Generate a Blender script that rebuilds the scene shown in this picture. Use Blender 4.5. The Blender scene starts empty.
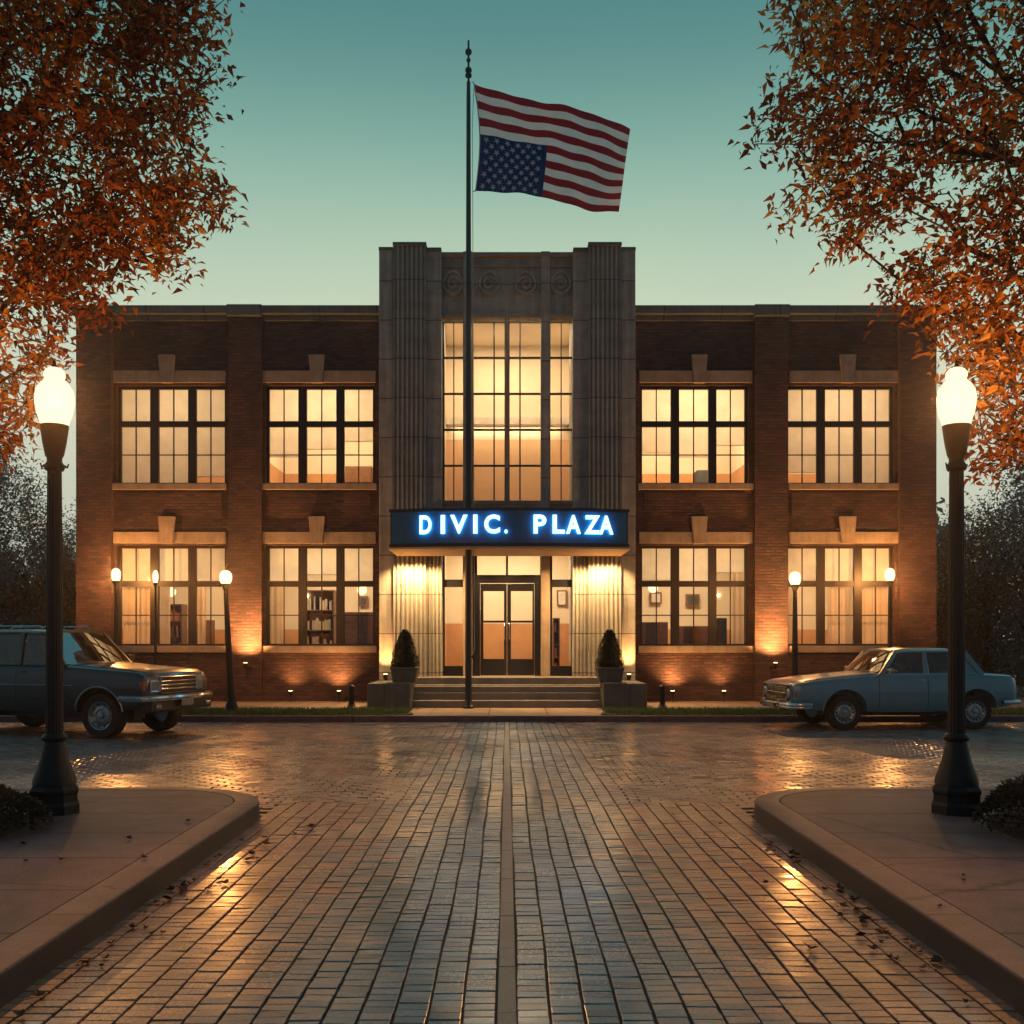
import bpy, bmesh, math, random
import numpy as np
from mathutils import Vector, Matrix, noise
random.seed(7)
rng = np.random.default_rng(7)
PI = math.pi
R = math.radians
sc = bpy.context.scene
col = sc.collection
CX = 507.0
HZ = 640.0
def wx(px, Y): return (px - CX) * Y / 1000.0
def wz(py, Y): return 1.6 + (HZ - py) * Y / 1000.0

# ------------------------------------------------------------------ materials
def nmat(name):
    m = bpy.data.materials.new(name); m.use_nodes = True
    nt = m.node_tree
    for n in list(nt.nodes): nt.nodes.remove(n)
    out = nt.nodes.new('ShaderNodeOutputMaterial')
    return m, nt, out
def N(nt, t, **kw):
    n = nt.nodes.new(t)
    for k, v in kw.items():
        if k in n.inputs: n.inputs[k].default_value = v
        else: setattr(n, k, v)
    return n
def L(nt, a, ao, b, bi): nt.links.new(a.outputs[ao], b.inputs[bi])
def rgba(c): return (c[0], c[1], c[2], 1.0)
def ramp(nt, stops):
    n = nt.nodes.new('ShaderNodeValToRGB')
    el = n.color_ramp.elements
    while len(el) < len(stops): el.new(0.5)
    for e, (p, c) in zip(el, stops):
        e.position = p; e.color = rgba(c) if len(c) == 3 else c
    return n

def simple(name, c1, c2=None, rough=0.6, metal=0.0, scale=6.0, bump=0.0, bscale=40.0, spec=0.5, r2=None, coat=0.0):
    """principled material with a noise mottling between two colours"""
    m, nt, out = nmat(name)
    b = N(nt, 'ShaderNodeBsdfPrincipled')
    b.inputs['Roughness'].default_value = rough; b.inputs['Metallic'].default_value = metal
    b.inputs['Specular IOR Level'].default_value = spec
    b.inputs['Coat Weight'].default_value = coat; b.inputs['Coat Roughness'].default_value = 0.08
    L(nt, b, 'BSDF', out, 'Surface')
    tc = N(nt, 'ShaderNodeTexCoord')
    if c2 is None: c2 = tuple(x * 0.75 for x in c1)
    n = N(nt, 'ShaderNodeTexNoise', Scale=scale, Detail=6.0, Roughness=0.6)
    L(nt, tc, 'Object', n, 'Vector')
    r = ramp(nt, [(0.3, c2), (0.7, c1)])
    L(nt, n, 'Fac', r, 'Fac'); L(nt, r, 'Color', b, 'Base Color')
    if r2 is not None:
        mr = N(nt, 'ShaderNodeMapRange'); mr.inputs['To Min'].default_value = rough; mr.inputs['To Max'].default_value = r2
        mr.inputs['From Min'].default_value = .3; mr.inputs['From Max'].default_value = .7
        L(nt, n, 'Fac', mr, 'Value'); L(nt, mr, 'Result', b, 'Roughness')
    if bump:
        n2 = N(nt, 'ShaderNodeTexNoise', Scale=bscale, Detail=5.0)
        L(nt, tc, 'Object', n2, 'Vector')
        bp = N(nt, 'ShaderNodeBump', Strength=bump, Distance=0.01)
        L(nt, n2, 'Fac', bp, 'Height'); L(nt, bp, 'Normal', b, 'Normal')
    return m

def emit(name, c, s):
    m, nt, out = nmat(name)
    e = N(nt, 'ShaderNodeEmission', Strength=s); e.inputs['Color'].default_value = rgba(c)
    L(nt, e, 'Emission', out, 'Surface')
    return m

def brick_mat():
    m, nt, out = nmat('red_brick')
    b = N(nt, 'ShaderNodeBsdfPrincipled', Roughness=0.72)
    b.inputs['Specular IOR Level'].default_value = 0.35
    L(nt, b, 'BSDF', out, 'Surface')
    uv = N(nt, 'ShaderNodeUVMap')
    # slight wander of the courses
    dn = N(nt, 'ShaderNodeTexNoise', Scale=1.7, Detail=2.0); L(nt, uv, 'UV', dn, 'Vector')
    vm = N(nt, 'ShaderNodeVectorMath', operation='SCALE'); vm.inputs['Scale'].default_value = 0.02
    L(nt, dn, 'Color', vm, 0)
    va = N(nt, 'ShaderNodeVectorMath', operation='ADD'); L(nt, uv, 'UV', va, 0); L(nt, vm, 'Vector', va, 1)
    bt = N(nt, 'ShaderNodeTexBrick', Scale=1.0)
    bt.inputs['Brick Width'].default_value = 0.215; bt.inputs['Row Height'].default_value = 0.076
    bt.inputs['Mortar Size'].default_value = 0.012; bt.inputs['Mortar Smooth'].default_value = 0.35
    bt.inputs['Bias'].default_value = -0.1
    bt.inputs['Color1'].default_value = (0.13, 0.060, 0.050, 1); bt.inputs['Color2'].default_value = (0.045, 0.027, 0.028, 1)
    bt.inputs['Mortar'].default_value = (0.06, 0.045, 0.04, 1)
    L(nt, va, 'Vector', bt, 'Vector')
    n1 = N(nt, 'ShaderNodeTexNoise', Scale=0.8, Detail=6.0); L(nt, uv, 'UV', n1, 'Vector')
    r1 = ramp(nt, [(0.3, (0.5, 0.47, 0.5)), (0.7, (1.15, 1.1, 1.05))]); L(nt, n1, 'Fac', r1, 'Fac')
    mx = N(nt, 'ShaderNodeMix', data_type='RGBA', blend_type='MULTIPLY'); mx.inputs[0].default_value = 1.0
    L(nt, bt, 'Color', mx, 6); L(nt, r1, 'Color', mx, 7); L(nt, mx, 2, b, 'Base Color')
    n2 = N(nt, 'ShaderNodeTexNoise', Scale=28.0, Detail=4.0); L(nt, uv, 'UV', n2, 'Vector')
    # height = brick relief + grain + colour-random offset
    inv = N(nt, 'ShaderNodeMath', operation='SUBTRACT'); inv.inputs[0].default_value = 1.0; L(nt, bt, 'Fac', inv, 1)
    ma = N(nt, 'ShaderNodeMath', operation='MULTIPLY_ADD'); L(nt, n2, 'Fac', ma, 0); ma.inputs[1].default_value = 0.55; L(nt, inv, 'Value', ma, 2)
    bp = N(nt, 'ShaderNodeBump', Strength=1.0, Distance=0.03)
    L(nt, ma, 'Value', bp, 'Height'); L(nt, bp, 'Normal', b, 'Normal')
    return m

def concrete_mat(name, c, jv=0.0, ju=0.0, rough=0.8, streak=0.5, joff=0.0, joint=0.012, spec=0.3, mott=3.0, cracks=False):
    """cast stone / concrete, joints every jv metres in V and ju in U, rain streaks"""
    m, nt, out = nmat(name)
    b = N(nt, 'ShaderNodeBsdfPrincipled', Roughness=rough); b.inputs['Specular IOR Level'].default_value = spec
    L(nt, b, 'BSDF', out, 'Surface')
    uv = N(nt, 'ShaderNodeUVMap')
    n1 = N(nt, 'ShaderNodeTexNoise', Scale=mott, Detail=8.0, Roughness=0.65); L(nt, uv, 'UV', n1, 'Vector')
    r1 = ramp(nt, [(0.3, tuple(x * 0.68 for x in c)), (0.72, tuple(min(1, x * 1.15) for x in c))]); L(nt, n1, 'Fac', r1, 'Fac')
    mp = N(nt, 'ShaderNodeMapping'); mp.inputs['Scale'].default_value = (9.0, 0.5, 1.0); L(nt, uv, 'UV', mp, 'Vector')
    n3 = N(nt, 'ShaderNodeTexNoise', Scale=1.0, Detail=5.0); L(nt, mp, 'Vector', n3, 'Vector')
    r3 = ramp(nt, [(0.35, (1 - 0.45 * streak,) * 3), (0.65, (1, 1, 1))]); L(nt, n3, 'Fac', r3, 'Fac')
    mx = N(nt, 'ShaderNodeMix', data_type='RGBA', blend_type='MULTIPLY'); mx.inputs[0].default_value = 1.0
    L(nt, r1, 'Color', mx, 6); L(nt, r3, 'Color', mx, 7)
    n2 = N(nt, 'ShaderNodeTexNoise', Scale=60.0, Detail=4.0); L(nt, uv, 'UV', n2, 'Vector')
    r2 = ramp(nt, [(0.35, (.74, .74, .74)), (0.62, (1.12, 1.12, 1.12))]); L(nt, n2, 'Fac', r2, 'Fac')
    m0 = N(nt, 'ShaderNodeMix', data_type='RGBA', blend_type='MULTIPLY'); m0.inputs[0].default_value = 1.0
    L(nt, mx, 2, m0, 6); L(nt, r2, 'Color', m0, 7); mx = m0
    last = mx; lo = 2
    h = N(nt, 'ShaderNodeMath', operation='MULTIPLY'); h.inputs[1].default_value = 0.25; L(nt, n2, 'Fac', h, 0)
    if jv or ju:
        bt = N(nt, 'ShaderNodeTexBrick', Scale=1.0)
        bt.offset = joff
        bt.inputs['Brick Width'].default_value = ju or 999.0; bt.inputs['Row Height'].default_value = jv or 999.0
        bt.inputs['Mortar Size'].default_value = joint; bt.inputs['Mortar Smooth'].default_value = 0.2
        bt.inputs['Color1'].default_value = (1, 1, 1, 1); bt.inputs['Color2'].default_value = (.84, .84, .84, 1); bt.inputs['Mortar'].default_value = (.28, .26, .25, 1)
        mp2 = N(nt, 'ShaderNodeMapping'); mp2.inputs['Location'].default_value = (0.37 if ju else 300.3, 0.21, 0)
        L(nt, uv, 'UV', mp2, 'Vector'); L(nt, mp2, 'Vector', bt, 'Vector')
        m2 = N(nt, 'ShaderNodeMix', data_type='RGBA', blend_type='MULTIPLY'); m2.inputs[0].default_value = 1.0
        L(nt, mx, 2, m2, 6); L(nt, bt, 'Color', m2, 7); last = m2
        sb = N(nt, 'ShaderNodeMath', operation='SUBTRACT'); L(nt, h, 'Value', sb, 0); L(nt, bt, 'Fac', sb, 1); h = sb
    if cracks:
        dn = N(nt, 'ShaderNodeTexNoise', Scale=4.0, Detail=6.0, Roughness=0.7); L(nt, uv, 'UV', dn, 'Vector')
        dv = N(nt, 'ShaderNodeVectorMath', operation='MULTIPLY_ADD'); L(nt, dn, 'Color', dv, 0); dv.inputs[1].default_value = (.28, .28, 0); L(nt, uv, 'UV', dv, 2)
        vo = N(nt, 'ShaderNodeTexVoronoi', Scale=0.42, feature='DISTANCE_TO_EDGE'); L(nt, dv, 'Vector', vo, 'Vector')
        cr = ramp(nt, [(0.0, (.25, .23, .22)), (0.006, (1, 1, 1))]); L(nt, vo, 'Distance', cr, 'Fac')
        # blotchy stains
        sn = N(nt, 'ShaderNodeTexNoise', Scale=0.9, Detail=7.0, Roughness=0.7, Distortion=1.0); L(nt, uv, 'UV', sn, 'Vector')
        sr = ramp(nt, [(0.38, (.62, .6, .6)), (0.55, (1, 1, 1))]); L(nt, sn, 'Fac', sr, 'Fac')
        m3 = N(nt, 'ShaderNodeMix', data_type='RGBA', blend_type='MULTIPLY'); m3.inputs[0].default_value = 1.0
        L(nt, cr, 'Color', m3, 6); L(nt, sr, 'Color', m3, 7)
        m4 = N(nt, 'ShaderNodeMix', data_type='RGBA', blend_type='MULTIPLY'); m4.inputs[0].default_value = 1.0
        L(nt, last, 2, m4, 6); L(nt, m3, 2, m4, 7); last = m4; lo = 2
    L(nt, last, lo, b, 'Base Color')
    bp = N(nt, 'ShaderNodeBump', Strength=0.6, Distance=0.008); L(nt, h, 'Value', bp, 'Height'); L(nt, bp, 'Normal', b, 'Normal')
    return m

def wet_brick_mat(name, c1, c2, tex=False, bw=0.2, bh=0.1, edge=None):
    """wet paving bricks; tint comes from a per-face attribute when the bricks are real geometry"""
    m, nt, out = nmat(name)
    b = N(nt, 'ShaderNodeBsdfPrincipled'); b.inputs['Specular IOR Level'].default_value = 0.6; b.inputs['Coat Weight'].default_value = 0.9; b.inputs['Coat IOR'].default_value = 1.6
    L(nt, b, 'BSDF', out, 'Surface')
    tc = N(nt, 'ShaderNodeTexCoord')
    if tex:
        bt = N(nt, 'ShaderNodeTexBrick', Scale=1.0)
        bt.inputs['Brick Width'].default_value = bw; bt.inputs['Row Height'].default_value = bh
        bt.inputs['Mortar Size'].default_value = 0.008; bt.inputs['Color1'].default_value = (1, 1, 1, 1); bt.inputs['Color2'].default_value = (0, 0, 0, 1)
        bt.inputs['Mortar'].default_value = (0, 0, 0, 1)
        L(nt, tc, 'Object', bt, 'Vector'); src, so = bt, 'Color'
    else:
        at = N(nt, 'ShaderNodeAttribute', attribute_name='tint'); src, so = at, 'Fac'
    r = ramp(nt, [(0.0, c2), (0.55, c1), (1.0, tuple(x * 1.5 for x in c1))]); L(nt, src, so, r, 'Fac')
    if edge:
        # lamp glow near the kerbs and teal sky sheen between, painted into the colour
        sp = N(nt, 'ShaderNodeSeparateXYZ'); L(nt, tc, 'Object', sp, 'Vector')
        ab = N(nt, 'ShaderNodeMath', operation='ABSOLUTE'); L(nt, sp, 'X', ab, 0)
        ad = N(nt, 'ShaderNodeMath', operation='MULTIPLY_ADD'); L(nt, at, 'Fac', ad, 0); ad.inputs[1].default_value = .9; L(nt, ab, 'Value', ad, 2)
        em = N(nt, 'ShaderNodeMapRange'); em.inputs['From Min'].default_value = 1.05; em.inputs['From Max'].default_value = 1.9; L(nt, ad, 'Value', em, 'Value')
        re = ramp(nt, [(0.0, tuple(x*.5 for x in edge)), (0.55, edge), (1.0, tuple(x * 1.5 for x in edge))]); L(nt, at, 'Fac', re, 'Fac')
        me_ = N(nt, 'ShaderNodeMix', data_type='RGBA'); L(nt, em, 'Result', me_, 0); L(nt, r, 'Color', me_, 6); L(nt, re, 'Color', me_, 7)
    # grain in the brick's own colour
    n0 = N(nt, 'ShaderNodeTexNoise', Scale=55.0, Detail=5.0, Roughness=0.7); L(nt, tc, 'Object', n0, 'Vector')
    r0 = ramp(nt, [(0.3, (.6, .6, .6)), (0.7, (1.25, 1.2, 1.15))]); L(nt, n0, 'Fac', r0, 'Fac')
    mx = N(nt, 'ShaderNodeMix', data_type='RGBA', blend_type='MULTIPLY'); mx.inputs[0].default_value = 1.0
    L(nt, *((me_, 2) if edge else (r, 'Color')), mx, 6); L(nt, r0, 'Color', mx, 7); L(nt, mx, 2, b, 'Base Color')
    # wetness patches -> roughness
    n1 = N(nt, 'ShaderNodeTexNoise', Scale=0.55, Detail=5.0, Roughness=0.6, Distortion=0.6); L(nt, tc, 'Object', n1, 'Vector')
    mr = N(nt, 'ShaderNodeMapRange'); mr.inputs['From Min'].default_value = 0.36; mr.inputs['From Max'].default_value = 0.64
    mr.inputs['To Min'].default_value = 0.10; mr.inputs['To Max'].default_value = 0.32
    L(nt, n1, 'Fac', mr, 'Value')
    ma = N(nt, 'ShaderNodeMath', operation='MULTIPLY_ADD'); L(nt, n0, 'Fac', ma, 0); ma.inputs[1].default_value = 0.22; L(nt, mr, 'Result', ma, 2)
    sb = N(nt, 'ShaderNodeMath', operation='SUBTRACT'); L(nt, ma, 'Value', sb, 0); sb.inputs[1].default_value = 0.09
    L(nt, sb, 'Value', b, 'Coat Roughness'); b.inputs['Roughness'].default_value = 0.5
    n2 = N(nt, 'ShaderNodeTexNoise', Scale=22.0, Detail=5.0, Roughness=0.6); L(nt, tc, 'Object', n2, 'Vector')
    hh, ho = n2, 'Fac'
    if tex:
        inv = N(nt, 'ShaderNodeMath', operation='MULTIPLY_ADD'); L(nt, bt, 'Fac', inv, 0); inv.inputs[1].default_value = -1.2; L(nt, n2, 'Fac', inv, 2)
        hh, ho = inv, 'Value'
    bp = N(nt, 'ShaderNodeBump', Strength=0.5, Distance=0.010); L(nt, hh, ho, bp, 'Height'); L(nt, bp, 'Normal', b, 'Normal')
    return m

def leaf_mat(name, stops, transl=0.35, rough=0.5):
    m, nt, out = nmat(name)
    at = N(nt, 'ShaderNodeAttribute', attribute_name='tint')
    r = ramp(nt, stops); L(nt, at, 'Fac', r, 'Fac')
    b = N(nt, 'ShaderNodeBsdfPrincipled', Roughness=rough); L(nt, r, 'Color', b, 'Base Color'); b.inputs['Specular IOR Level'].default_value = 0.25
    t = N(nt, 'ShaderNodeBsdfTranslucent'); L(nt, r, 'Color', t, 'Color')
    mx = N(nt, 'ShaderNodeMixShader'); mx.inputs[0].default_value = transl
    L(nt, b, 'BSDF', mx, 1); L(nt, t, 'BSDF', mx, 2); L(nt, mx, 'Shader', out, 'Surface')
    return m

def glass_mat(name, tint, gloss=0.06, rough=0.03, ior=1.5):
    m, nt, out = nmat(name)
    t = N(nt, 'ShaderNodeBsdfTransparent'); t.inputs['Color'].default_value = rgba(tint)
    g = N(nt, 'ShaderNodeBsdfGlossy', Roughness=rough); g.inputs['Color'].default_value = (1, 1, 1, 1)
    f = N(nt, 'ShaderNodeLayerWeight', Blend=0.5)
    pw = N(nt, 'ShaderNodeMath', operation='POWER'); L(nt, f, 'Facing', pw, 0); pw.inputs[1].default_value = 5.0
    ad = N(nt, 'ShaderNodeMath', operation='MULTIPLY_ADD'); L(nt, pw, 'Value', ad, 0); ad.inputs[1].default_value = .9-gloss; ad.inputs[2].default_value = gloss+.04
    mx = N(nt, 'ShaderNodeMixShader'); L(nt, ad, 'Value', mx, 0)
    L(nt, t, 'BSDF', mx, 1); L(nt, g, 'BSDF', mx, 2); L(nt, mx, 'Shader', out, 'Surface')
    return m

def cloth_transl(name, c, f=0.6, fold=0.0):
    m, nt, out = nmat(name)
    tc = N(nt, 'ShaderNodeTexCoord')
    n = N(nt, 'ShaderNodeTexNoise', Scale=3.0, Detail=4.0); L(nt, tc, 'Object', n, 'Vector')
    r = ramp(nt, [(0.3, tuple(x * .85 for x in c)), (.7, c)]); L(nt, n, 'Fac', r, 'Fac')
    d = N(nt, 'ShaderNodeBsdfDiffuse'); t = N(nt, 'ShaderNodeBsdfTranslucent')
    L(nt, r, 'Color', d, 'Color'); L(nt, r, 'Color', t, 'Color')
    mx = N(nt, 'ShaderNodeMixShader'); mx.inputs[0].default_value = f
    L(nt, d, 'BSDF', mx, 1); L(nt, t, 'BSDF', mx, 2); L(nt, mx, 'Shader', out, 'Surface')
    return m

def globe_mat(name, c, s, tr):
    """frosted lamp globe: glows itself and lets the bulb inside shine through"""
    m, nt, out = nmat(name)
    t = N(nt, 'ShaderNodeBsdfTransparent'); t.inputs['Color'].default_value = (1, .93, .8, 1)
    e = N(nt, 'ShaderNodeEmission', Strength=s); e.inputs['Color'].default_value = rgba(c)
    mx = N(nt, 'ShaderNodeMixShader'); mx.inputs[0].default_value = 1 - tr
    L(nt, t, 'BSDF', mx, 1); L(nt, e, 'Emission', mx, 2); L(nt, mx, 'Shader', out, 'Surface')
    return m

M = {}
M['brick'] = brick_mat()
M['stone'] = concrete_mat('cast_stone', (0.43, 0.41, 0.37), jv=0.93, ju=0.0, streak=0.6)
M['stone_plain'] = concrete_mat('limestone_trim', (0.36, 0.28, 0.21), streak=0.4)
M['coping'] = concrete_mat('coping_stone', (0.16, 0.17, 0.17), ju=1.4, streak=0.5)
M['step'] = concrete_mat('step_granite', (0.20, 0.185, 0.17), streak=0.3, rough=0.45, spec=0.5)
M['side'] = concrete_mat('sidewalk_concrete', (0.22, 0.115, 0.108), jv=0.86, ju=0.0, streak=0.0, rough=0.6, joint=0.013, mott=2.2, cracks=True)
M['kerb'] = concrete_mat('kerb_concrete', (0.19, 0.105, 0.10), jv=1.83, joint=.012, cracks=True, streak=0.0, rough=0.55, spec=0.45)
M['walk'] = concrete_mat('walk_concrete', (0.30, 0.22, 0.16), jv=1.1, ju=1.2, streak=0.0, rough=0.6, joint=0.015)
M['strip'] = concrete_mat('gutter_strip', (0.16, 0.14, 0.125), ju=0.0, jv=0.9, streak=0.0, rough=0.38, spec=0.6, joint=0.006)
M['ave'] = wet_brick_mat('wet_paver', (0.105, 0.225, 0.26), (0.06, 0.125, 0.145), edge=(0.33, 0.15, 0.085))
M['street'] = wet_brick_mat('wet_street_brick', (0.21, 0.135, 0.105), (0.11, 0.08, 0.07))
M['street_tex'] = wet_brick_mat('wet_street_brick_far', (0.11, 0.08, 0.068), (0.06, 0.042, 0.04), tex=True)
M['mortar'] = simple('sand_joint', (0.025, 0.02, 0.018), rough=0.6, bump=0.4)
M['frame'] = simple('dark_bronze_frame', (0.020, 0.013, 0.012), (0.013, 0.009, 0.008), rough=0.45, spec=0.4)
M['frame_door'] = simple('dark_door_paint', (0.010, 0.009, 0.011), (0.007, 0.006, 0.008), rough=0.4)
M['glass'] = glass_mat('window_glass', (0.93, 0.93, 0.9), 0.01)
M['blind'] = cloth_transl('roller_blind', (0.84, 0.77, 0.62), 0.62)
M['curtain'] = cloth_transl('curtain_cloth', (0.72, 0.56, 0.38), 0.55)
M['plaster'] = simple('room_plaster', (0.80, 0.70, 0.54), (0.72, 0.62, 0.46), rough=0.9, scale=1.3)
M['dado2'] = simple('hall_paint', (0.70, 0.47, 0.26), (0.6, 0.38, 0.2), rough=0.85, scale=1.0)
M['kerb_face_shade'] = concrete_mat('shaded_kerb_face', (0.018, 0.018, 0.024), jv=1.83, joint=.012, streak=0.5, rough=0.5, spec=0.4)  # shade on the kerb's front painted in as a near-black colour
M['dado'] = simple('room_dado_paint', (0.62, 0.33, 0.14), (0.52, 0.26, 0.10), rough=0.8, scale=2.0)
M['roomfloor'] = simple('room_floor', (0.32, 0.20, 0.12), rough=0.6)
M['wood'] = simple('oak_furniture', (0.26, 0.13, 0.06), (0.16, 0.08, 0.04), rough=0.5, scale=9)
M['paper'] = simple('paper_white', (0.75, 0.7, 0.6), rough=0.8)
M['iron'] = simple('black_cast_iron', (0.012, 0.009, 0.009), (0.007, 0.006, 0.006), rough=0.5, spec=0.3, bump=0.25, bscale=60)
M['steel'] = simple('painted_steel_pole', (0.022, 0.024, 0.03), (0.014, 0.016, 0.02), rough=0.42, metal=0.2)
M['globe'] = globe_mat('street_lamp_globe', (1.0, 0.76, 0.42), 1.75, 0.14)
M['globe_small'] = globe_mat('garden_lamp_globe', (1.0, 0.74, 0.38), 2.4, 0.2)
M['bark'] = simple('bark', (0.055, 0.035, 0.028), (0.025, 0.017, 0.014), rough=0.9, scale=14, bump=0.9, bscale=30)
M['leaf'] = leaf_mat('autumn_leaf', [(0.0, (0.10, 0.024, 0.010)), (0.4, (0.26, 0.07, 0.016)), (0.75, (0.50, 0.19, 0.03)), (1.0, (0.70, 0.38, 0.07))], 0.5)
M['leaf_bg'] = leaf_mat('distant_leaf', [(0.0, (0.07, 0.04, 0.022)), (0.5, (0.19, 0.08, 0.03)), (1.0, (0.34, 0.13, 0.04))], 0.25)
M['leaf_gray'] = leaf_mat('distant_hazed_leaf', [(0.0, (0.12, 0.14, 0.14)), (0.5, (0.17, 0.18, 0.175)), (1.0, (0.24, 0.22, 0.18))], 0.25)  # pale grey of the distance haze is put into the leaf colour
M['shrub'] = leaf_mat('shrub_leaf', [(0.0, (0.03, 0.022, 0.012)), (0.5, (0.07, 0.045, 0.022)), (1.0, (0.14, 0.075, 0.035))], 0.2)
M['yew'] = leaf_mat('topiary_leaf', [(0.0, (0.015, 0.018, 0.010)), (0.5, (0.028, 0.034, 0.016)), (1.0, (0.05, 0.05, 0.022))], 0.15)
M['litter'] = leaf_mat('fallen_leaf', [(0.0, (0.05, 0.02, 0.012)), (0.5, (0.12, 0.045, 0.02)), (1.0, (0.24, 0.09, 0.03))], 0.1, 0.4)
M['grass'] = leaf_mat('lawn_blade', [(0.0, (0.045, 0.085, 0.02)), (0.5, (0.08, 0.14, 0.035)), (1.0, (0.16, 0.19, 0.05))], 0.25)
M['soil'] = simple('dark_soil', (0.035, 0.028, 0.02), (0.02, 0.016, 0.012), rough=0.95, bump=0.8)
M['turf'] = simple('turf_ground', (0.035, 0.05, 0.02), (0.022, 0.03, 0.014), rough=0.95, bump=0.8)
M['fargnd'] = simple('far_ground', (0.035, 0.033, 0.024), (0.02, 0.02, 0.016), rough=0.95, scale=0.4)
M['planter'] = concrete_mat('planter_stone', (0.11, 0.12, 0.12), streak=0.5)
M['signface'] = simple('sign_blue_panel', (0.015, 0.07, 0.15), (0.012, 0.055, 0.12), rough=0.35)
M['signbox'] = simple('sign_dark_metal', (0.02, 0.022, 0.028), rough=0.45, metal=0.3)
M['soffit'] = simple('soffit_paint', (0.5, 0.33, 0.18), rough=0.6)
M['letter'] = emit('letter_face_lit', (0.52, 0.92, 1.0), 2.4)
M['letter_back'] = emit('letter_halo_lit', (0.05, 0.56, 1.0), 11.0)
M['lens'] = emit('spotlight_lens', (1.0, 0.62, 0.25), 14.0)
M['chrome'] = simple('chrome', (0.62, 0.62, 0.62), (0.5, 0.5, 0.5), rough=0.14, metal=1.0)
M['rubber'] = simple('tyre_rubber', (0.010, 0.010, 0.011), rough=0.75, bump=0.3)
M['rim'] = simple('steel_rim', (0.35, 0.37, 0.38), (0.22, 0.24, 0.25), rough=0.32, metal=0.8)
M['paint_blue'] = simple('pale_teal_paint', (0.085, 0.225, 0.29), (0.072, 0.195, 0.255), rough=0.32, scale=1.5, coat=0.7)
M['paint_dark'] = simple('dark_slate_paint', (0.008, 0.020, 0.030), (0.006, 0.016, 0.024), rough=0.32, scale=1.5, coat=0.7)
M['black'] = simple('black_plastic', (0.012, 0.012, 0.012), rough=0.5)
M['interior'] = simple('car_interior', (0.05, 0.035, 0.028), rough=0.8)
M['carglass'] = glass_mat('car_glass', (0.50, 0.50, 0.47), 0.05, 0.02, 1.6)
M['screen_glass'] = glass_mat('windscreen_glass', (0.38, 0.42, 0.42), 0.30, 0.03, 1.7)
M['lamp_glass'] = simple('headlight_glass', (0.45, 0.5, 0.5), (0.35, 0.4, 0.4), rough=0.12, metal=0.6)
M['amber'] = simple('amber_plastic', (0.45, 0.09, 0.03), rough=0.25)
M['redlens'] = simple('red_lens', (0.30, 0.02, 0.015), rough=0.2)
M['plate'] = simple('plate_metal', (0.28, 0.25, 0.2), rough=0.5)
M['red'] = cloth_transl('flag_red', (0.30, 0.010, 0.024), .45)
M['white'] = cloth_transl('flag_white', (0.86, 0.86, 0.86), .5)
M['navy'] = cloth_transl('flag_navy', (0.008, 0.028, 0.13), .45)
M['rope'] = simple('halyard_rope', (0.55, 0.6, 0.58), rough=0.8)

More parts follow.
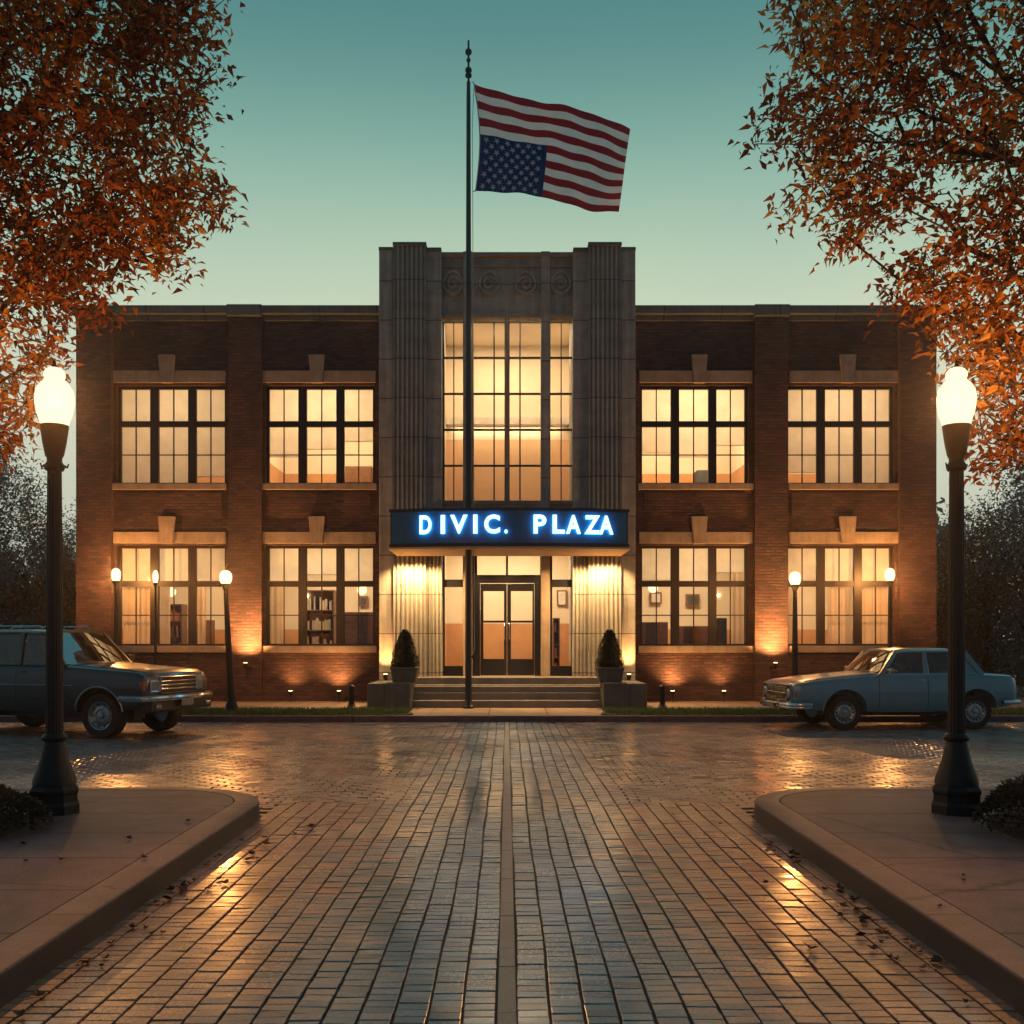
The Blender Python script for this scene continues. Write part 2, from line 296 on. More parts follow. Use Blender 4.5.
# ------------------------------------------------------------------ mesh builder
class MB:
    def __init__(s): s.v = []; s.f = []; s.m = []; s.t = []
    def add(s, vs, fs, mi=0, tint=None):
        o = len(s.v); s.v += [tuple(v) for v in vs]
        for f in fs:
            s.f.append([i + o for i in f]); s.m.append(mi); s.t.append(random.random() if tint is None else tint)
        return s
    def box(s, x0, x1, y0, y1, z0, z1, mi=0):
        if x0 > x1: x0, x1 = x1, x0
        if y0 > y1: y0, y1 = y1, y0
        if z0 > z1: z0, z1 = z1, z0
        v = [(x0,y0,z0),(x1,y0,z0),(x1,y1,z0),(x0,y1,z0),(x0,y0,z1),(x1,y0,z1),(x1,y1,z1),(x0,y1,z1)]
        return s.add(v, [(0,3,2,1),(4,5,6,7),(0,1,5,4),(1,2,6,5),(2,3,7,6),(3,0,4,7)], mi)
    def bbox(s, x0, x1, y0, y1, z0, z1, b=0.01, mi=0):
        """box with chamfered edges"""
        if x0 > x1: x0, x1 = x1, x0
        if y0 > y1: y0, y1 = y1, y0
        if z0 > z1: z0, z1 = z1, z0
        bm = bmesh.new()
        bmesh.ops.create_cube(bm, size=1.0)
        for v in bm.verts:
            v.co = Vector(((x0+x1)/2 + v.co.x*(x1-x0), (y0+y1)/2 + v.co.y*(y1-y0), (z0+z1)/2 + v.co.z*(z1-z0)))
        b = min(b, (x1-x0)*.4, (y1-y0)*.4, (z1-z0)*.4)
        bmesh.ops.bevel(bm, geom=bm.edges[:], offset=b, segments=2, affect='EDGES', profile=0.6)
        bm.verts.index_update()
        s.add([v.co[:] for v in bm.verts], [[v.index for v in f.verts] for f in bm.faces], mi); bm.free()
        return s
    def prism(s, pts, z0, z1, mi=0, cap=True):
        """pts: counter-clockwise (x,y) outline"""
        n = len(pts)
        v = [(p[0], p[1], z0) for p in pts] + [(p[0], p[1], z1) for p in pts]
        f = [(i, (i+1) % n, n + (i+1) % n, n + i) for i in range(n)]
        if cap: f += [tuple(range(n-1, -1, -1)), tuple(range(n, 2*n))]
        return s.add(v, f, mi)
    def prism_xz(s, pts, y0, y1, mi=0):
        """outline in x,z counter-clockwise seen from -y, extruded from y0 (front) to y1"""
        n = len(pts)
        v = [(p[0], y0, p[1]) for p in pts] + [(p[0], y1, p[1]) for p in pts]
        f = [((i+1) % n, i, n + i, n + (i+1) % n) for i in range(n)] + [tuple(range(n)), tuple(range(2*n-1, n-1, -1))]
        return s.add(v, f, mi)
    def lathe(s, prof, n=24, c=(0,0,0), axis='z', mi=0, cap=True):
        v = []; f = []
        for r, h in prof:
            for k in range(n):
                a = 2*PI*k/n
                if axis == 'z': v.append((c[0]+r*math.cos(a), c[1]+r*math.sin(a), c[2]+h))
                else: v.append((c[0]+r*math.cos(a), c[1]+h, c[2]-r*math.sin(a)))
        for i in range(len(prof)-1):
            for k in range(n):
                f.append((i*n+k, i*n+(k+1) % n, (i+1)*n+(k+1) % n, (i+1)*n+k))
        if cap:
            f.append(tuple(range(n-1, -1, -1))); f.append(tuple((len(prof)-1)*n+k for k in range(n)))
        return s.add(v, f, mi)
    def tube(s, pts, rad, n=8, mi=0, tint=None):
        pts = [Vector(p) for p in pts]
        if not isinstance(rad, (list, tuple)): rad = [rad]*len(pts)
        v = []; f = []
        up = None
        for i, p in enumerate(pts):
            d = (pts[min(i+1, len(pts)-1)] - pts[max(i-1, 0)]).normalized()
            if up is None:
                up = Vector((0,0,1)) if abs(d.z) < 0.9 else Vector((1,0,0))
            a = d.cross(up).normalized(); b = a.cross(d).normalized(); up = b
            for k in range(n):
                t = 2*PI*k/n
                v.append(p + (a*math.cos(t) + b*math.sin(t))*rad[i])
        for i in range(len(pts)-1):
            for k in range(n):
                f.append((i*n+k, (i+1)*n+k, (i+1)*n+(k+1) % n, i*n+(k+1) % n))
        f.append(tuple(range(n))); f.append(tuple((len(pts)-1)*n+k for k in range(n-1, -1, -1)))
        return s.add(v, f, mi, tint)
    def beam(s, a, b, w, h, up=(0,0,1), mi=0):
        a = Vector(a); b = Vector(b); d = (b-a).normalized(); u = Vector(up)
        sd = d.cross(u).normalized(); u = sd.cross(d).normalized()
        v = []
        for p in (a, b):
            for i, j in ((-1,-1),(1,-1),(1,1),(-1,1)): v.append(p + sd*i*w/2 + u*j*h/2)
        return s.add(v, [(0,1,2,3),(7,6,5,4),(0,4,5,1),(1,5,6,2),(2,6,7,3),(3,7,4,0)], mi)
    def build(s, name, mats, parent=None, smooth=None, tint=False, fixn=True):
        me = bpy.data.meshes.new(name)
        vs = s.v
        if parent is not None and getattr(s, 'world', True) and parent.get('_org'):
            o = parent['_org']; vs = [(v[0]-o[0], v[1]-o[1], v[2]-o[2]) for v in vs]
        me.from_pydata(vs, [], s.f)
        if not isinstance(mats, (list, tuple)): mats = [mats]
        for m in mats: me.materials.append(m)
        me.polygons.foreach_set('material_index', s.m)
        if tint:
            a = me.attributes.new('tint', 'FLOAT', 'FACE'); a.data.foreach_set('value', s.t)
        if fixn:
            bm = bmesh.new(); bm.from_mesh(me); bmesh.ops.recalc_face_normals(bm, faces=bm.faces[:]); bm.to_mesh(me); bm.free()
        me.update()
        # box-projected UVs in metres
        n = len(me.loops)
        co = np.empty(len(me.vertices)*3); me.vertices.foreach_get('co', co); co = co.reshape(-1, 3)
        li = np.empty(n, dtype=np.int32); me.loops.foreach_get('vertex_index', li)
        pn = np.empty(len(me.polygons)*3); me.polygons.foreach_get('normal', pn); pn = np.abs(pn.reshape(-1, 3))
        lt = np.empty(len(me.polygons), dtype=np.int32); me.polygons.foreach_get('loop_total', lt)
        ax = np.repeat(np.argmax(pn + np.array([0, .001, 0]), axis=1), lt)
        c = co[li]
        u = np.where(ax == 0, c[:, 1], c[:, 0]); w = np.where(ax == 2, c[:, 1], c[:, 2])
        uvl = me.uv_layers.new(name='UVMap'); uvl.data.foreach_set('uv', np.stack([u, w], 1).ravel())
        if smooth is not None:
            me.polygons.foreach_set('use_smooth', [True]*len(me.polygons))
            if smooth < 180: me.set_sharp_from_angle(angle=R(smooth))
        ob = bpy.data.objects.new(name, me); col.objects.link(ob)
        if parent is not None: ob.parent = parent
        return ob

def tag(o, label=None, cat=None, group=None, kind=None):
    if label: o['label'] = label
    if cat: o['category'] = cat
    if group: o['group'] = group
    if kind: o['kind'] = kind
    return o
def thing(name, label, cat, loc=(0,0,0), rz=0, group=None, org=True):
    o = bpy.data.objects.new(name, None); col.objects.link(o)
    o.location = loc; o.rotation_euler = (0, 0, rz); o.empty_display_size = 0.3
    if org and any(loc): o['_org'] = list(loc)
    return tag(o, label, cat, group)
def copy_tree(o, parent=None):
    c = o.copy(); col.objects.link(c)
    if parent is not None: c.parent = parent
    for ch in [x for x in KIDS.get(o.name, [])]: copy_tree(ch, c)
    return c
KIDS = {}
def refresh_kids():
    KIDS.clear()
    for o in bpy.data.objects:
        if o.parent: KIDS.setdefault(o.parent.name, []).append(o)
def light(name, kind, loc, power, color, parent=None, **kw):
    d = bpy.data.lights.new(name, kind); d.energy = power; d.color = color
    for k, v in kw.items():
        if k not in ('rot', 'target'): setattr(d, k, v)
    o = bpy.data.objects.new(name, d); col.objects.link(o)
    loc = Vector(loc)
    if 'target' in kw: o.rotation_euler = (Vector(kw['target']) - loc).to_track_quat('-Z', 'Y').to_euler()
    if parent is not None:
        o.parent = parent
        if parent.get('_org'): loc = loc - Vector(parent['_org'])
    o.location = loc
    return o
WARM = (1.0, 0.44, 0.13)
WARM2 = (1.0, 0.72, 0.44)
CYW_ = 23.95
# ================================================================== GROUND
def quadsheet(name, x0, x1, y0, y1, z, m, nx=1, ny=1):
    b = MB()
    for i in range(nx):
        for j in range(ny):
            xa = x0+(x1-x0)*i/nx; xb = x0+(x1-x0)*(i+1)/nx; ya = y0+(y1-y0)*j/ny; yb = y0+(y1-y0)*(j+1)/ny
            b.add([(xa,ya,z),(xb,ya,z),(xb,yb,z),(xa,yb,z)], [(0,1,2,3)])
    return b.build(name, m)
def structure(o, label=None): o['kind'] = 'structure'; return o
KY = 19.52       # face of the far kerb
CY = 9.85        # far edge of the two near pavements
EX = 2.2         # half width of the brick avenue
structure(quadsheet('ground', -420, 420, -60, 600, -0.05, M['fargnd']))
structure(quadsheet('road_bed', -70, 70, -14, KY+0.05, -0.022, M['mortar']))

def paver_field(name, x0, x1, y0, y1, wx_, wy_, mat, run='y', tilt=0.02, gapx=0.012, gapy=0.006, zvar=0.004, skip=None, wob=0.016, bev=0.006):
    """real bricks with small random tilt. run: the axis along which the joints run through"""
    V = []; F = []; T = []
    nxs = int(round((x1-x0)/wx_)); nys = int(round((y1-y0)/wy_))
    for i in range(nxs + (1 if run == 'x' else 0)):
        for j in range(nys + (1 if run == 'y' else 0)):
            if run == 'y':
                ox = 0; oy = -0.5*wy_ if i % 2 else 0
            else:
                oy = 0; ox = -0.5*wx_ if j % 2 else 0
            cx = x0 + (i+.5)*wx_ + ox; cy = y0 + (j+.5)*wy_ + oy
            if skip and skip(cx, cy): continue
            wob_x = wob*math.sin(cy*1.3 + 0.9*math.sin(cx*2.1)) + wob*.6*math.sin(cy*3.7+cx*5)
            cx += wob_x; cy += wob*.8*math.sin(cx*4.1+cy*.6)
            hx = wx_/2-gapx/2; hy = wy_/2-gapy/2
            hx *= random.uniform(.965, 1.0); hy *= random.uniform(.96, 1.0)
            tx = random.gauss(0, tilt); ty = random.gauss(0, tilt)
            # ground settles in slow waves
            zz = random.uniform(-zvar, 0) + 0.005*noise.noise(Vector((cx*.9, cy*.9, 0)))
            a = random.gauss(0, .012); ca, sa = math.cos(a), math.sin(a)
            o = len(V)
            for (kx, ky, top) in ((-1,-1,0),(1,-1,0),(1,1,0),(-1,1,0),(-1,-1,1),(1,-1,1),(1,1,1),(-1,1,1)):
                px = kx*(hx-(bev if top else 0)); py = ky*(hy-(bev if top else 0))
                z = (zz if top else -0.022) + (px*tx + py*ty if top else 0)
                if top == 0: z = max(z, -0.0225)
                V.append((cx+px*ca-py*sa, cy+px*sa+py*ca, z))
            # mid ring
            for (kx, ky) in ((-1,-1),(1,-1),(1,1),(-1,1)):
                px = kx*hx; py = ky*hy
                V.append((cx+px*ca-py*sa, cy+px*sa+py*ca, zz-bev*.8+px*tx+py*ty))
            t = min(1, max(0, random.gauss(.45, .22)))
            for q in ((4,5,6,7),(8,9,5,4),(9,10,6,5),(10,11,7,6),(11,8,4,7),(0,1,9,8),(1,2,10,9),(2,3,11,10),(3,0,8,11)):
                F.append([o+k for k in q]); T.append(t)
    b = MB(); b.v = V; b.f = F; b.m = [0]*len(F); b.t = T
    return b.build(name, mat, tint=True, fixn=False)

def in_kerb(cx, cy):
    return abs(cx) > EX+0.15 and cy < CY-0.9
structure(paver_field('brick_avenue', 0.043, 0.043+0.146*15, 1.6, CY, 0.146, 0.078, M['ave'], 'y', tilt=0.010, gapx=.011, gapy=.003, bev=.003, zvar=.005, wob=.005, skip=None))
structure(paver_field('brick_avenue', -0.043-0.146*15, -0.043, 1.6, CY, 0.146, 0.078, M['ave'], 'y', tilt=0.010, gapx=.011, gapy=.003, bev=.003, zvar=.005, wob=.005))
structure(paver_field('brick_avenue', 0.043, 0.043+0.146*8, CY, KY-.01, 0.146, 0.078, M['ave'], 'y', tilt=0.010, gapx=.011, gapy=.003, bev=.003, zvar=.005, wob=.005))
structure(paver_field('brick_avenue', -0.043-0.146*8, -0.043, CY, KY-.01, 0.146, 0.078, M['ave'], 'y', tilt=0.010, gapx=.011, gapy=.003, bev=.003, zvar=.005, wob=.005))
W8 = 0.043+0.146*8
for sx in (-1, 1):
    a, b_ = (W8, W8+0.21*62) if sx > 0 else (-W8-0.21*62, -W8)
    structure(paver_field('brick_street', a, b_, CY-1.05, KY-.02, 0.21, 0.105, M['street'], 'x', tilt=0.018, gapx=.006,
                          skip=lambda x, y: abs(x) > EX+.15 and y < CY-.35 or (abs(x) < 0.043+.146*15 and y < CY+.05)))
    fx = W8+0.21*62
    structure(quadsheet('brick_street', sx*fx if sx > 0 else -70, 70 if sx > 0 else -fx, CY-.5, KY, -0.004, M['street_tex']))
structure(quadsheet('brick_avenue', -EX, EX, -14, 1.6, -0.004, M['street_tex']))
# smooth strip down the middle
b = MB()
y = -14.0
while y < KY-.02:
    y2 = min(y+0.9, KY-.02); b.bbox(-0.041, 0.041, y+.003, y2-.003, -0.022, 0.001, .004); y = y2
structure(b.build('gutter_strip', M['strip']))

# ---- near pavements
def corner_outline(sx, ex, cy, r, xfar, y0, n=14):
    pts = [(sx*ex, y0), (sx*ex, cy-r)]
    for k in range(1, n+1):
        a = PI/2*k/n
        pts.append((sx*(ex+r*(1-math.cos(a))), cy-r+r*math.sin(a)))
    pts.append((sx*xfar, cy)); pts.append((sx*xfar, y0))
    return pts
def ribbon(outer, inner, z0, z1, mb, slope=0.02):
    """kerb strip between two open polylines of equal length"""
    n = len(outer); V = []
    for o, i in zip(outer, inner):
        ox, oy = o; ix, iy = i
        dx, dy = ix-ox, iy-oy; l = math.hypot(dx, dy); dx /= l; dy /= l
        prof = [(0, z0), (slope*.55, z1-.03), (slope*.6, z1-.012), (slope*.6+.005, z1-.003), (slope*.6+.014, z1), (l-.008, z1), (l-.002, z1-.008)]
        for t, z in prof: V.append((ox+dx*t, oy+dy*t, z))
    k = 7; F = []
    for a in range(n-1):
        for j in range(k-1): F.append((a*k+j, (a+1)*k+j, (a+1)*k+j+1, a*k+j+1))
    mb.add(V, F)
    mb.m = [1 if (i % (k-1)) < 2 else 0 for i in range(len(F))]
RC = 1.05
for sx, nm in ((-1, 'l'), (1, 'r')):
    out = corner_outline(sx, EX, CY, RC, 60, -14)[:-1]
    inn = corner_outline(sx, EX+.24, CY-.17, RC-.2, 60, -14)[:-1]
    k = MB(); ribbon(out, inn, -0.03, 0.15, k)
    structure(k.build('kerb', [M['kerb'], M['kerb_face_shade']], smooth=26, fixn=True))
    p = corner_outline(sx, EX+.245, CY-.175, RC-.2, 60, -14)
    if sx < 0: p = p[::-1]
    s = MB(); s.prism(p[::-1] if False else p, -0.03, 0.147)
    structure(s.build('pavement', M['side']))
# ---- far side: kerb, lawns, paved walk
WXH = 2.05
k = MB()
segs = [(-70, -8.2)]
x = -69.0
while x < 69:
    k.bbox(x+.004, x+1.996, KY, KY+.16, -.03, .118, .015); x += 2.0
structure(k.build('kerb', M['kerb']))
structure(quadsheet('forecourt', -70, 70, KY+.16, 44, 0.10, M['walk']))
def lawn(sx):
    pts = [(sx*30, KY+.17), (sx*(WXH+.1), KY+.17)]
    for q in range(1, 9):
        a = PI/2*q/8; pts.append((sx*(WXH+.1-.35*math.sin(a)*0 + .0) - sx*0.0 + sx*(-.25*math.sin(a)), KY+.17+.5*(1-math.cos(a))))
    pts += [(sx*(WXH+.05), KY+1.35), (sx*(WXH+.5), KY+1.75), (sx*30, KY+1.95)]
    if sx < 0: pts = pts[::-1]
    s = MB(); s.prism(pts[::-1], .06, .125); s.f = [f for f in s.f]
    return s, pts
for sx in (-1, 1):
    s, pts = lawn(sx)
    structure(s.build('lawn', M['turf']))
gb = MB()
for _ in range(34000):
    sx = random.choice((-1, 1)); x = sx*random.uniform(WXH-.05, 15); y = random.uniform(KY+.2, KY+1.75)
    if abs(x) < WXH+.12 and y < KY+.5: continue
    h = random.uniform(.035, .095); a = random.uniform(0, PI); w = .009
    dx, dy = w*math.cos(a), w*math.sin(a); lx, ly = random.gauss(0, .02), random.gauss(0, .02)
    gb.add([(x-dx, y-dy, .124), (x+dx, y+dy, .124), (x+lx, y+ly, .125+h)], [(0,1,2)])
g = gb.build('grass', M['grass'], tint=True, fixn=False); g['kind'] = 'stuff'
# planting beds beside the near pavements
for sx in (-1, 1):
    s = MB(); pts = []
    for q in range(22):
        a = 2*PI*q/22; pts.append((sx*5.35+1.62*math.cos(a)*(1+.04*math.sin(3*a)), 7.35+1.55*math.sin(a)*(1+.05*math.cos(2*a))))
    s.prism(pts, .10, .156); structure(s.build('planting_bed', M['soil']))

# ================================================================== BUILDING
BY = 24.5
bld = thing('civic_building', 'two storey red brick municipal building with a pale stone centre tower and lit windows', 'building', (0, BY, 0.1))
FLOORZ = 0.1
ROOF = wz(316, BY); COP = wz(308, BY)
def wall_grid(mb, x0, x1, z0, z1, yf, th, holes, mi=0):
    xs = sorted({x0, x1} | {h[0] for h in holes} | {h[1] for h in holes})
    zs = sorted({z0, z1} | {h[2] for h in holes} | {h[3] for h in holes})
    def hole(a, b): return any(h[0] < a < h[1] and h[2] < b < h[3] for h in holes)
    nx, nz = len(xs)-1, len(zs)-1
    S = [[not hole((xs[i]+xs[i+1])/2, (zs[j]+zs[j+1])/2) for j in range(nz)] for i in range(nx)]
    ids = {}
    V = []; F = []
    def vid(i, j, k):
        if (i, j, k) not in ids: ids[(i, j, k)] = len(V); V.append((xs[i], yf if k == 0 else yf+th, zs[j]))
        return ids[(i, j, k)]
    for i in range(nx):
        for j in range(nz):
            if not S[i][j]: continue
            F.append((vid(i,j,0), vid(i+1,j,0), vid(i+1,j+1,0), vid(i,j+1,0)))
            F.append((vid(i,j,1), vid(i,j+1,1), vid(i+1,j+1,1), vid(i+1,j,1)))
            for (di, dj, e) in ((-1,0,((i,j),(i,j+1))), (1,0,((i+1,j+1),(i+1,j))), (0,-1,((i+1,j),(i,j))), (0,1,((i,j+1),(i+1,j+1)))):
                ii, jj = i+di, j+dj
                if 0 <= ii < nx and 0 <= jj < nz and S[ii][jj]: continue
                (a, b), (c, d) = e
                F.append((vid(a,b,0), vid(a,b,1), vid(c,d,1), vid(c,d,0)))
    mb.add(V, F, mi)
# windows: px extents
WIN = {'lo': (118, 224), 'li': (267, 373), 'ri': (642, 747), 'ro': (789, 893)}
UP = (385, 484); LOW = (545, 646)
def hole_of(k, f):
    a, b = WIN[k]; t, u = UP if f == 'u' else LOW
    return (wx(a-1.5, BY), wx(b+1.5, BY), wz(u, BY), wz(t, BY))
WX0, WX1 = wx(76.5, BY), wx(936, BY)
TX0, TX1 = wx(379, 23.7), wx(635.5, 23.7)
def wing(x0, x1, keys):
    mb = MB(); wall_grid(mb, x0, x1, FLOORZ-.1, ROOF, BY, .36, [hole_of(k, f) for k in keys for f in 'ul'])
    mb.build('wall', M['brick'], bld)
wing(WX0+.05, TX0+.3, ('lo', 'li')); wing(TX1-.3, WX1-.05, ('ri', 'ro'))
DEPTH = 12.0
mb = MB()
mb.box(WX0+.05, WX0+.41, BY+.362, BY+DEPTH, 0, ROOF); mb.box(WX1-.41, WX1-.05, BY+.362, BY+DEPTH, 0, ROOF)
mb.box(WX0+.41, WX1-.41, BY+DEPTH-.36, BY+DEPTH, 0, ROOF)
mb.build('wall', M['brick'], bld)
for rx0, rx1, rz in ((WX0+.42, TX0-.02, ROOF-.55), (TX1+.02, WX1-.42, ROOF-.55), (TX0+.02, TX1-.02, 9.85)):
    mb = MB(); mb.box(rx0, rx1, (BY+.37) if rz < 9.5 else CYW_+.31, BY+DEPTH-.37, rz, rz+.18); mb.build('roof', M['coping'], bld)
for rx in (TX0, TX1-.2):
    mb = MB(); mb.box(rx, rx+.2, BY+.72, BY+DEPTH-.4, ROOF-.36, 10.3); mb.build('wall', M['brick'], bld)
# pilasters (proud of the wall) with slim reveal
PY_ = 24.34
for a, b_, top in ((76, 111, 316), (228.5, 261.5, 314), (755, 788, 314), (900, 936.5, 316)):
    mb = MB(); mb.box(wx(a, PY_), wx(b_, PY_), PY_, BY-.003, 0, wz(top, PY_)); mb.build('pilaster', M['brick'], bld)
# copings
for x0, x1 in ((WX0-.03, TX0-.004), (TX1+.004, WX1+.03)):
    mb = MB(); mb.bbox(x0, x1, BY-.22, BY+.42, ROOF+.004, COP, .012); mb.build('coping', M['coping'], bld)
    mb = MB(); mb.bbox(x0+.03, x1-.03 , BY-.06, BY-.004, ROOF-.13, ROOF, .01); mb.build('string_course', M['coping'], bld)
for sx0, sx1 in ((WX0-.03, WX0+.43), (WX1-.43, WX1+.03)):
    mb = MB(); mb.box(sx0, sx1, BY+.424, BY+DEPTH+.05, ROOF+.004, COP); mb.build('coping', M['coping'], bld)
for a, b_ in ((227.5, 262.5), (754, 789)):
    mb = MB(); mb.bbox(wx(a, PY_), wx(b_, PY_), BY-.27, BY+.0, wz(316.5, PY_), wz(305.5, PY_), .012); mb.build('coping', M['coping'], bld)
# plinth line of brick soldier under lower sills
for k in WIN:
    a, b_ = WIN[k]
    c = wx({'lo': 167.8, 'li': 317.5, 'ri': 698.7, 'ro': 846.7}[k], BY)
    la, lb_ = {'lo': (114, 226.5), 'li': (262.5, 376), 'ri': (639, 752), 'ro': (788.5, 898.5)}[k]
    for (t, u, kt, kb, st, sb) in ((371, 383, 356, 383.5, 484, 490), (532, 543.5, 517, 544, 646, 652.5)):
        x0, x1 = wx(la, BY), wx(lb_, BY)
        mb = MB(); mb.bbox(x0, x1, BY-.06, BY+.1, wz(u, BY), wz(t, BY), .01); mb.build('lintel', M['stone_plain'], bld)
        kx = c
        w1, w2 = 8.0*BY/1000, 5.6*BY/1000
        mb = MB(); z0, z1 = wz(kb, BY)-.002, wz(kt, BY)
        mb.prism_xz([(kx-w2, z0), (kx+w2, z0), (kx+w1, z1), (kx-w1, z1)], BY-.14, BY-.002)
        mb.build('keystone', M['stone_plain'], bld)
        x0, x1 = wx(la-1, BY), wx(lb_+1, BY)
        mb = MB(); mb.bbox(x0, x1, BY-.10, BY+.2, wz(sb, BY), wz(st-.2, BY), .012); mb.build('sill', M['stone_plain'], bld)
# projecting brick panels between the storeys (spandrels)
for k in WIN:
    a, b_ = WIN[k]
    mb = MB(); mb.box(wx(a+2, BY), wx(b_-2, BY), BY-.03, BY-.003, wz(512, BY), wz(493, BY)); mb.build('spandrel', M['brick'], bld)

def window(x0, x1, z0, z1, cols, rows, y, parent=bld, fm=None, fw=.06, name='window', glass=True):
    """cols: list of (start,end,n_subdiv) fractions; rows: list of (start,end,n) fractions from the bottom"""
    f = MB(); W, H = x1-x0, z1-z0
    fm = fm or M['frame']
    d0, d1 = y, y+.10
    # vertical members
    xs = [0.0] + [v for c in cols for v in (c[0], c[1])] + [1.0]
    for i in range(0, len(xs), 2):
        f.bbox(x0+xs[i]*W, x0+xs[i+1]*W, d0, d1, z0, z1, .008)
    zs = [0.0] + [v for r in rows for v in (r[0], r[1])] + [1.0]
    for c in cols:
        for i in range(0, len(zs), 2):
            f.box(x0+c[0]*W, x0+c[1]*W, d0+.012, d1-.006, z0+zs[i]*H, z0+zs[i+1]*H)
        for r in rows:
            for q in range(1, c[2]):
                xm = x0+(c[0]+(c[1]-c[0])*q/c[2])*W
                f.box(xm-.013, xm+.013, d0+.03, d0+.065, z0+r[0]*H, z0+r[1]*H)
            for q in range(1, r[2]):
                zm = z0+(r[0]+(r[1]-r[0])*q/r[2])*H
                f.box(x0+c[0]*W, x0+c[1]*W, d0+.033, d0+.062, zm-.013, zm+.013)
    o = f.build(name, fm, parent)
    if glass:
        for c in cols:
            for r in rows:
                g = MB(); g.add([(x0+c[0]*W, d0+.048, z0+r[0]*H), (x0+c[1]*W, d0+.048, z0+r[0]*H), (x0+c[1]*W, d0+.048, z0+r[1]*H), (x0+c[0]*W, d0+.048, z0+r[1]*H)], [(0,1,2,3)])
                p = g.build('pane', M['glass'], None); p.parent = o
                for v in p.data.vertices: v.co -= Vector(parent['_org'])
    return o
WC = [(.022, .290, 2), (.368, .640, 2), (.715, .978, 2)]
WR = [(.022, .590, 2), (.648, .972, 1)]
wins = {}
def hang(o, win):
    for v in o.data.vertices: v.co -= Vector(bld['_org'])
    o.parent = win
def blind(win, x0, x1, zb, zt, y, mat='blind', fold=0.0, slats=False):
    b = MB(); n = max(2, int((x1-x0)/.025)) if fold else 1
    V = []; F = []
    for i in range(n+1):
        x = x0+(x1-x0)*i/n; yy = y + (fold*math.sin(i*1.15)*(0.7+.3*math.sin(i*.37)) if fold else 0)
        V += [(x, yy, zb), (x, yy+(fold*.3 if fold else 0), zt)]
    for i in range(n): F.append((2*i, 2*i+2, 2*i+3, 2*i+1))
    b.add(V, F)
    if not fold: b.box(x0, x1, y-.008, y+.008, zb-.02, zb)
    o = b.build('curtain' if fold else 'blind', M[mat], None, smooth=180 if fold else None, fixn=False); hang(o, win)
BLX = {}
for k in WIN:
    for f in 'ul':
        h = hole_of(k, f)
        w = window(h[0], h[1], h[2], h[3], WC, WR, BY+.13)
        W, H = h[1]-h[0], h[3]-h[2]
        for ci, c in enumerate(WC):
            x0 = h[0]+(c[0]-.02)*W; x1 = h[0]+(c[1]+.02)*W
            if f == 'u':
                if k in ('lo', 'ro'): fr = 0.0
                else: fr = {'li': (.30, .38, .46), 'ri': (.34, .30, .42)}[k][ci]
                if k == 'lo' and ci == 2: fr = .10
                if k == 'ro' and ci == 0: fr = .14
                blind(w, x0, x1, h[2]+fr*H, h[3], BY+.30+.01*ci)
            else:
                fr = .62 if k in ('li', 'ri') else .60
                fr += {'li': (0, .10, 0), 'ri': (.04, -.02, .12), 'lo': (0, .05, 0), 'ro': (.06, 0, 0)}[k][ci]
                blind(w, x0, x1, h[2]+fr*H, h[3], BY+.30+.01*ci)
                if k in ('lo', 'ro'):
                    lim = {('lo', 0): (0, 1), ('lo', 1): (0, .3), ('lo', 2): (0, .25), ('ro', 0): (0, .35), ('ro', 1): (.25, 1), ('ro', 2): (.0, 1)}[(k, ci)]
                    blind(w, x0+(x1-x0)*lim[0], x0+(x1-x0)*lim[1], h[2], h[2]+fr*H+.05, BY+.42, 'curtain', .03)
                elif (k, ci) in (('li', 0), ('ri', 2)):
                    lim = (.0, .42) if k == 'li' else (.6, 1)
                    blind(w, x0+(x1-x0)*lim[0], x0+(x1-x0)*lim[1], h[2], h[2]+fr*H+.05, BY+.42, 'curtain', .03)
# rooms behind the windows
def room(name, x0, x1, y0, y1, z0, z1, dado, power, panels):
    V = [(x0,y0,z0),(x1,y0,z0),(x1,y1,z0),(x0,y1,z0),(x0,y0,dado),(x1,y0,dado),(x1,y1,dado),(x0,y1,dado),(x0,y0,z1),(x1,y0,z1),(x1,y1,z1),(x0,y1,z1)]
    b = MB(); b.add(V, [(3,2,1,0)], 2)
    b.add(V, [(2,3,7,6),(1,2,6,5),(3,0,4,7)], 1)
    b.add(V, [(6,7,11,10),(5,6,10,9),(7,4,8,11),(8,9,10,11)], 0)
    o = b.build('room', [M['plaster'], M['dado'], M['roomfloor']], bld, fixn=False)
    for (px_, py_, sx_, sy_) in panels:
        light('ceiling_or_added_light', 'AREA', (px_, py_, z1-.03), power, WARM2, bld, shape='RECTANGLE', size=sx_, size_y=sy_)
        d = MB(); d.box(px_-sx_/2-.03, px_+sx_/2+.03, py_-sy_/2-.03, py_+sy_/2+.03, z1-.025, z1-.004); d.build('light_fixture', M['paper'], bld)
    return o
ry0 = BY+.365
MIDL, MIDR = wx(245, BY), wx(771, BY)
RP = 165
for (x0, x1, kk) in ((WX0+.45, MIDL-.06, 'lo'), (MIDL+.06, TX0+.25, 'li'), (TX1-.25, MIDR-.06, 'ri'), (MIDR+.06, WX1-.45, 'ro')):
    cx = (x0+x1)/2
    room('room', x0, x1, ry0, 28.6, 5.05, 8.45, 6.35, RP*{'lo': .72, 'li': 1.15, 'ri': 1.35, 'ro': .85}[kk], [(cx, 26.4, 2.0, .9)])
    room('room', x0, x1, ry0, 28.6, .75, 4.35, 1.9, RP*{'lo': .55, 'li': .8, 'ri': .75, 'ro': .62}[kk], [(cx, 26.4, 2.0, .9)])

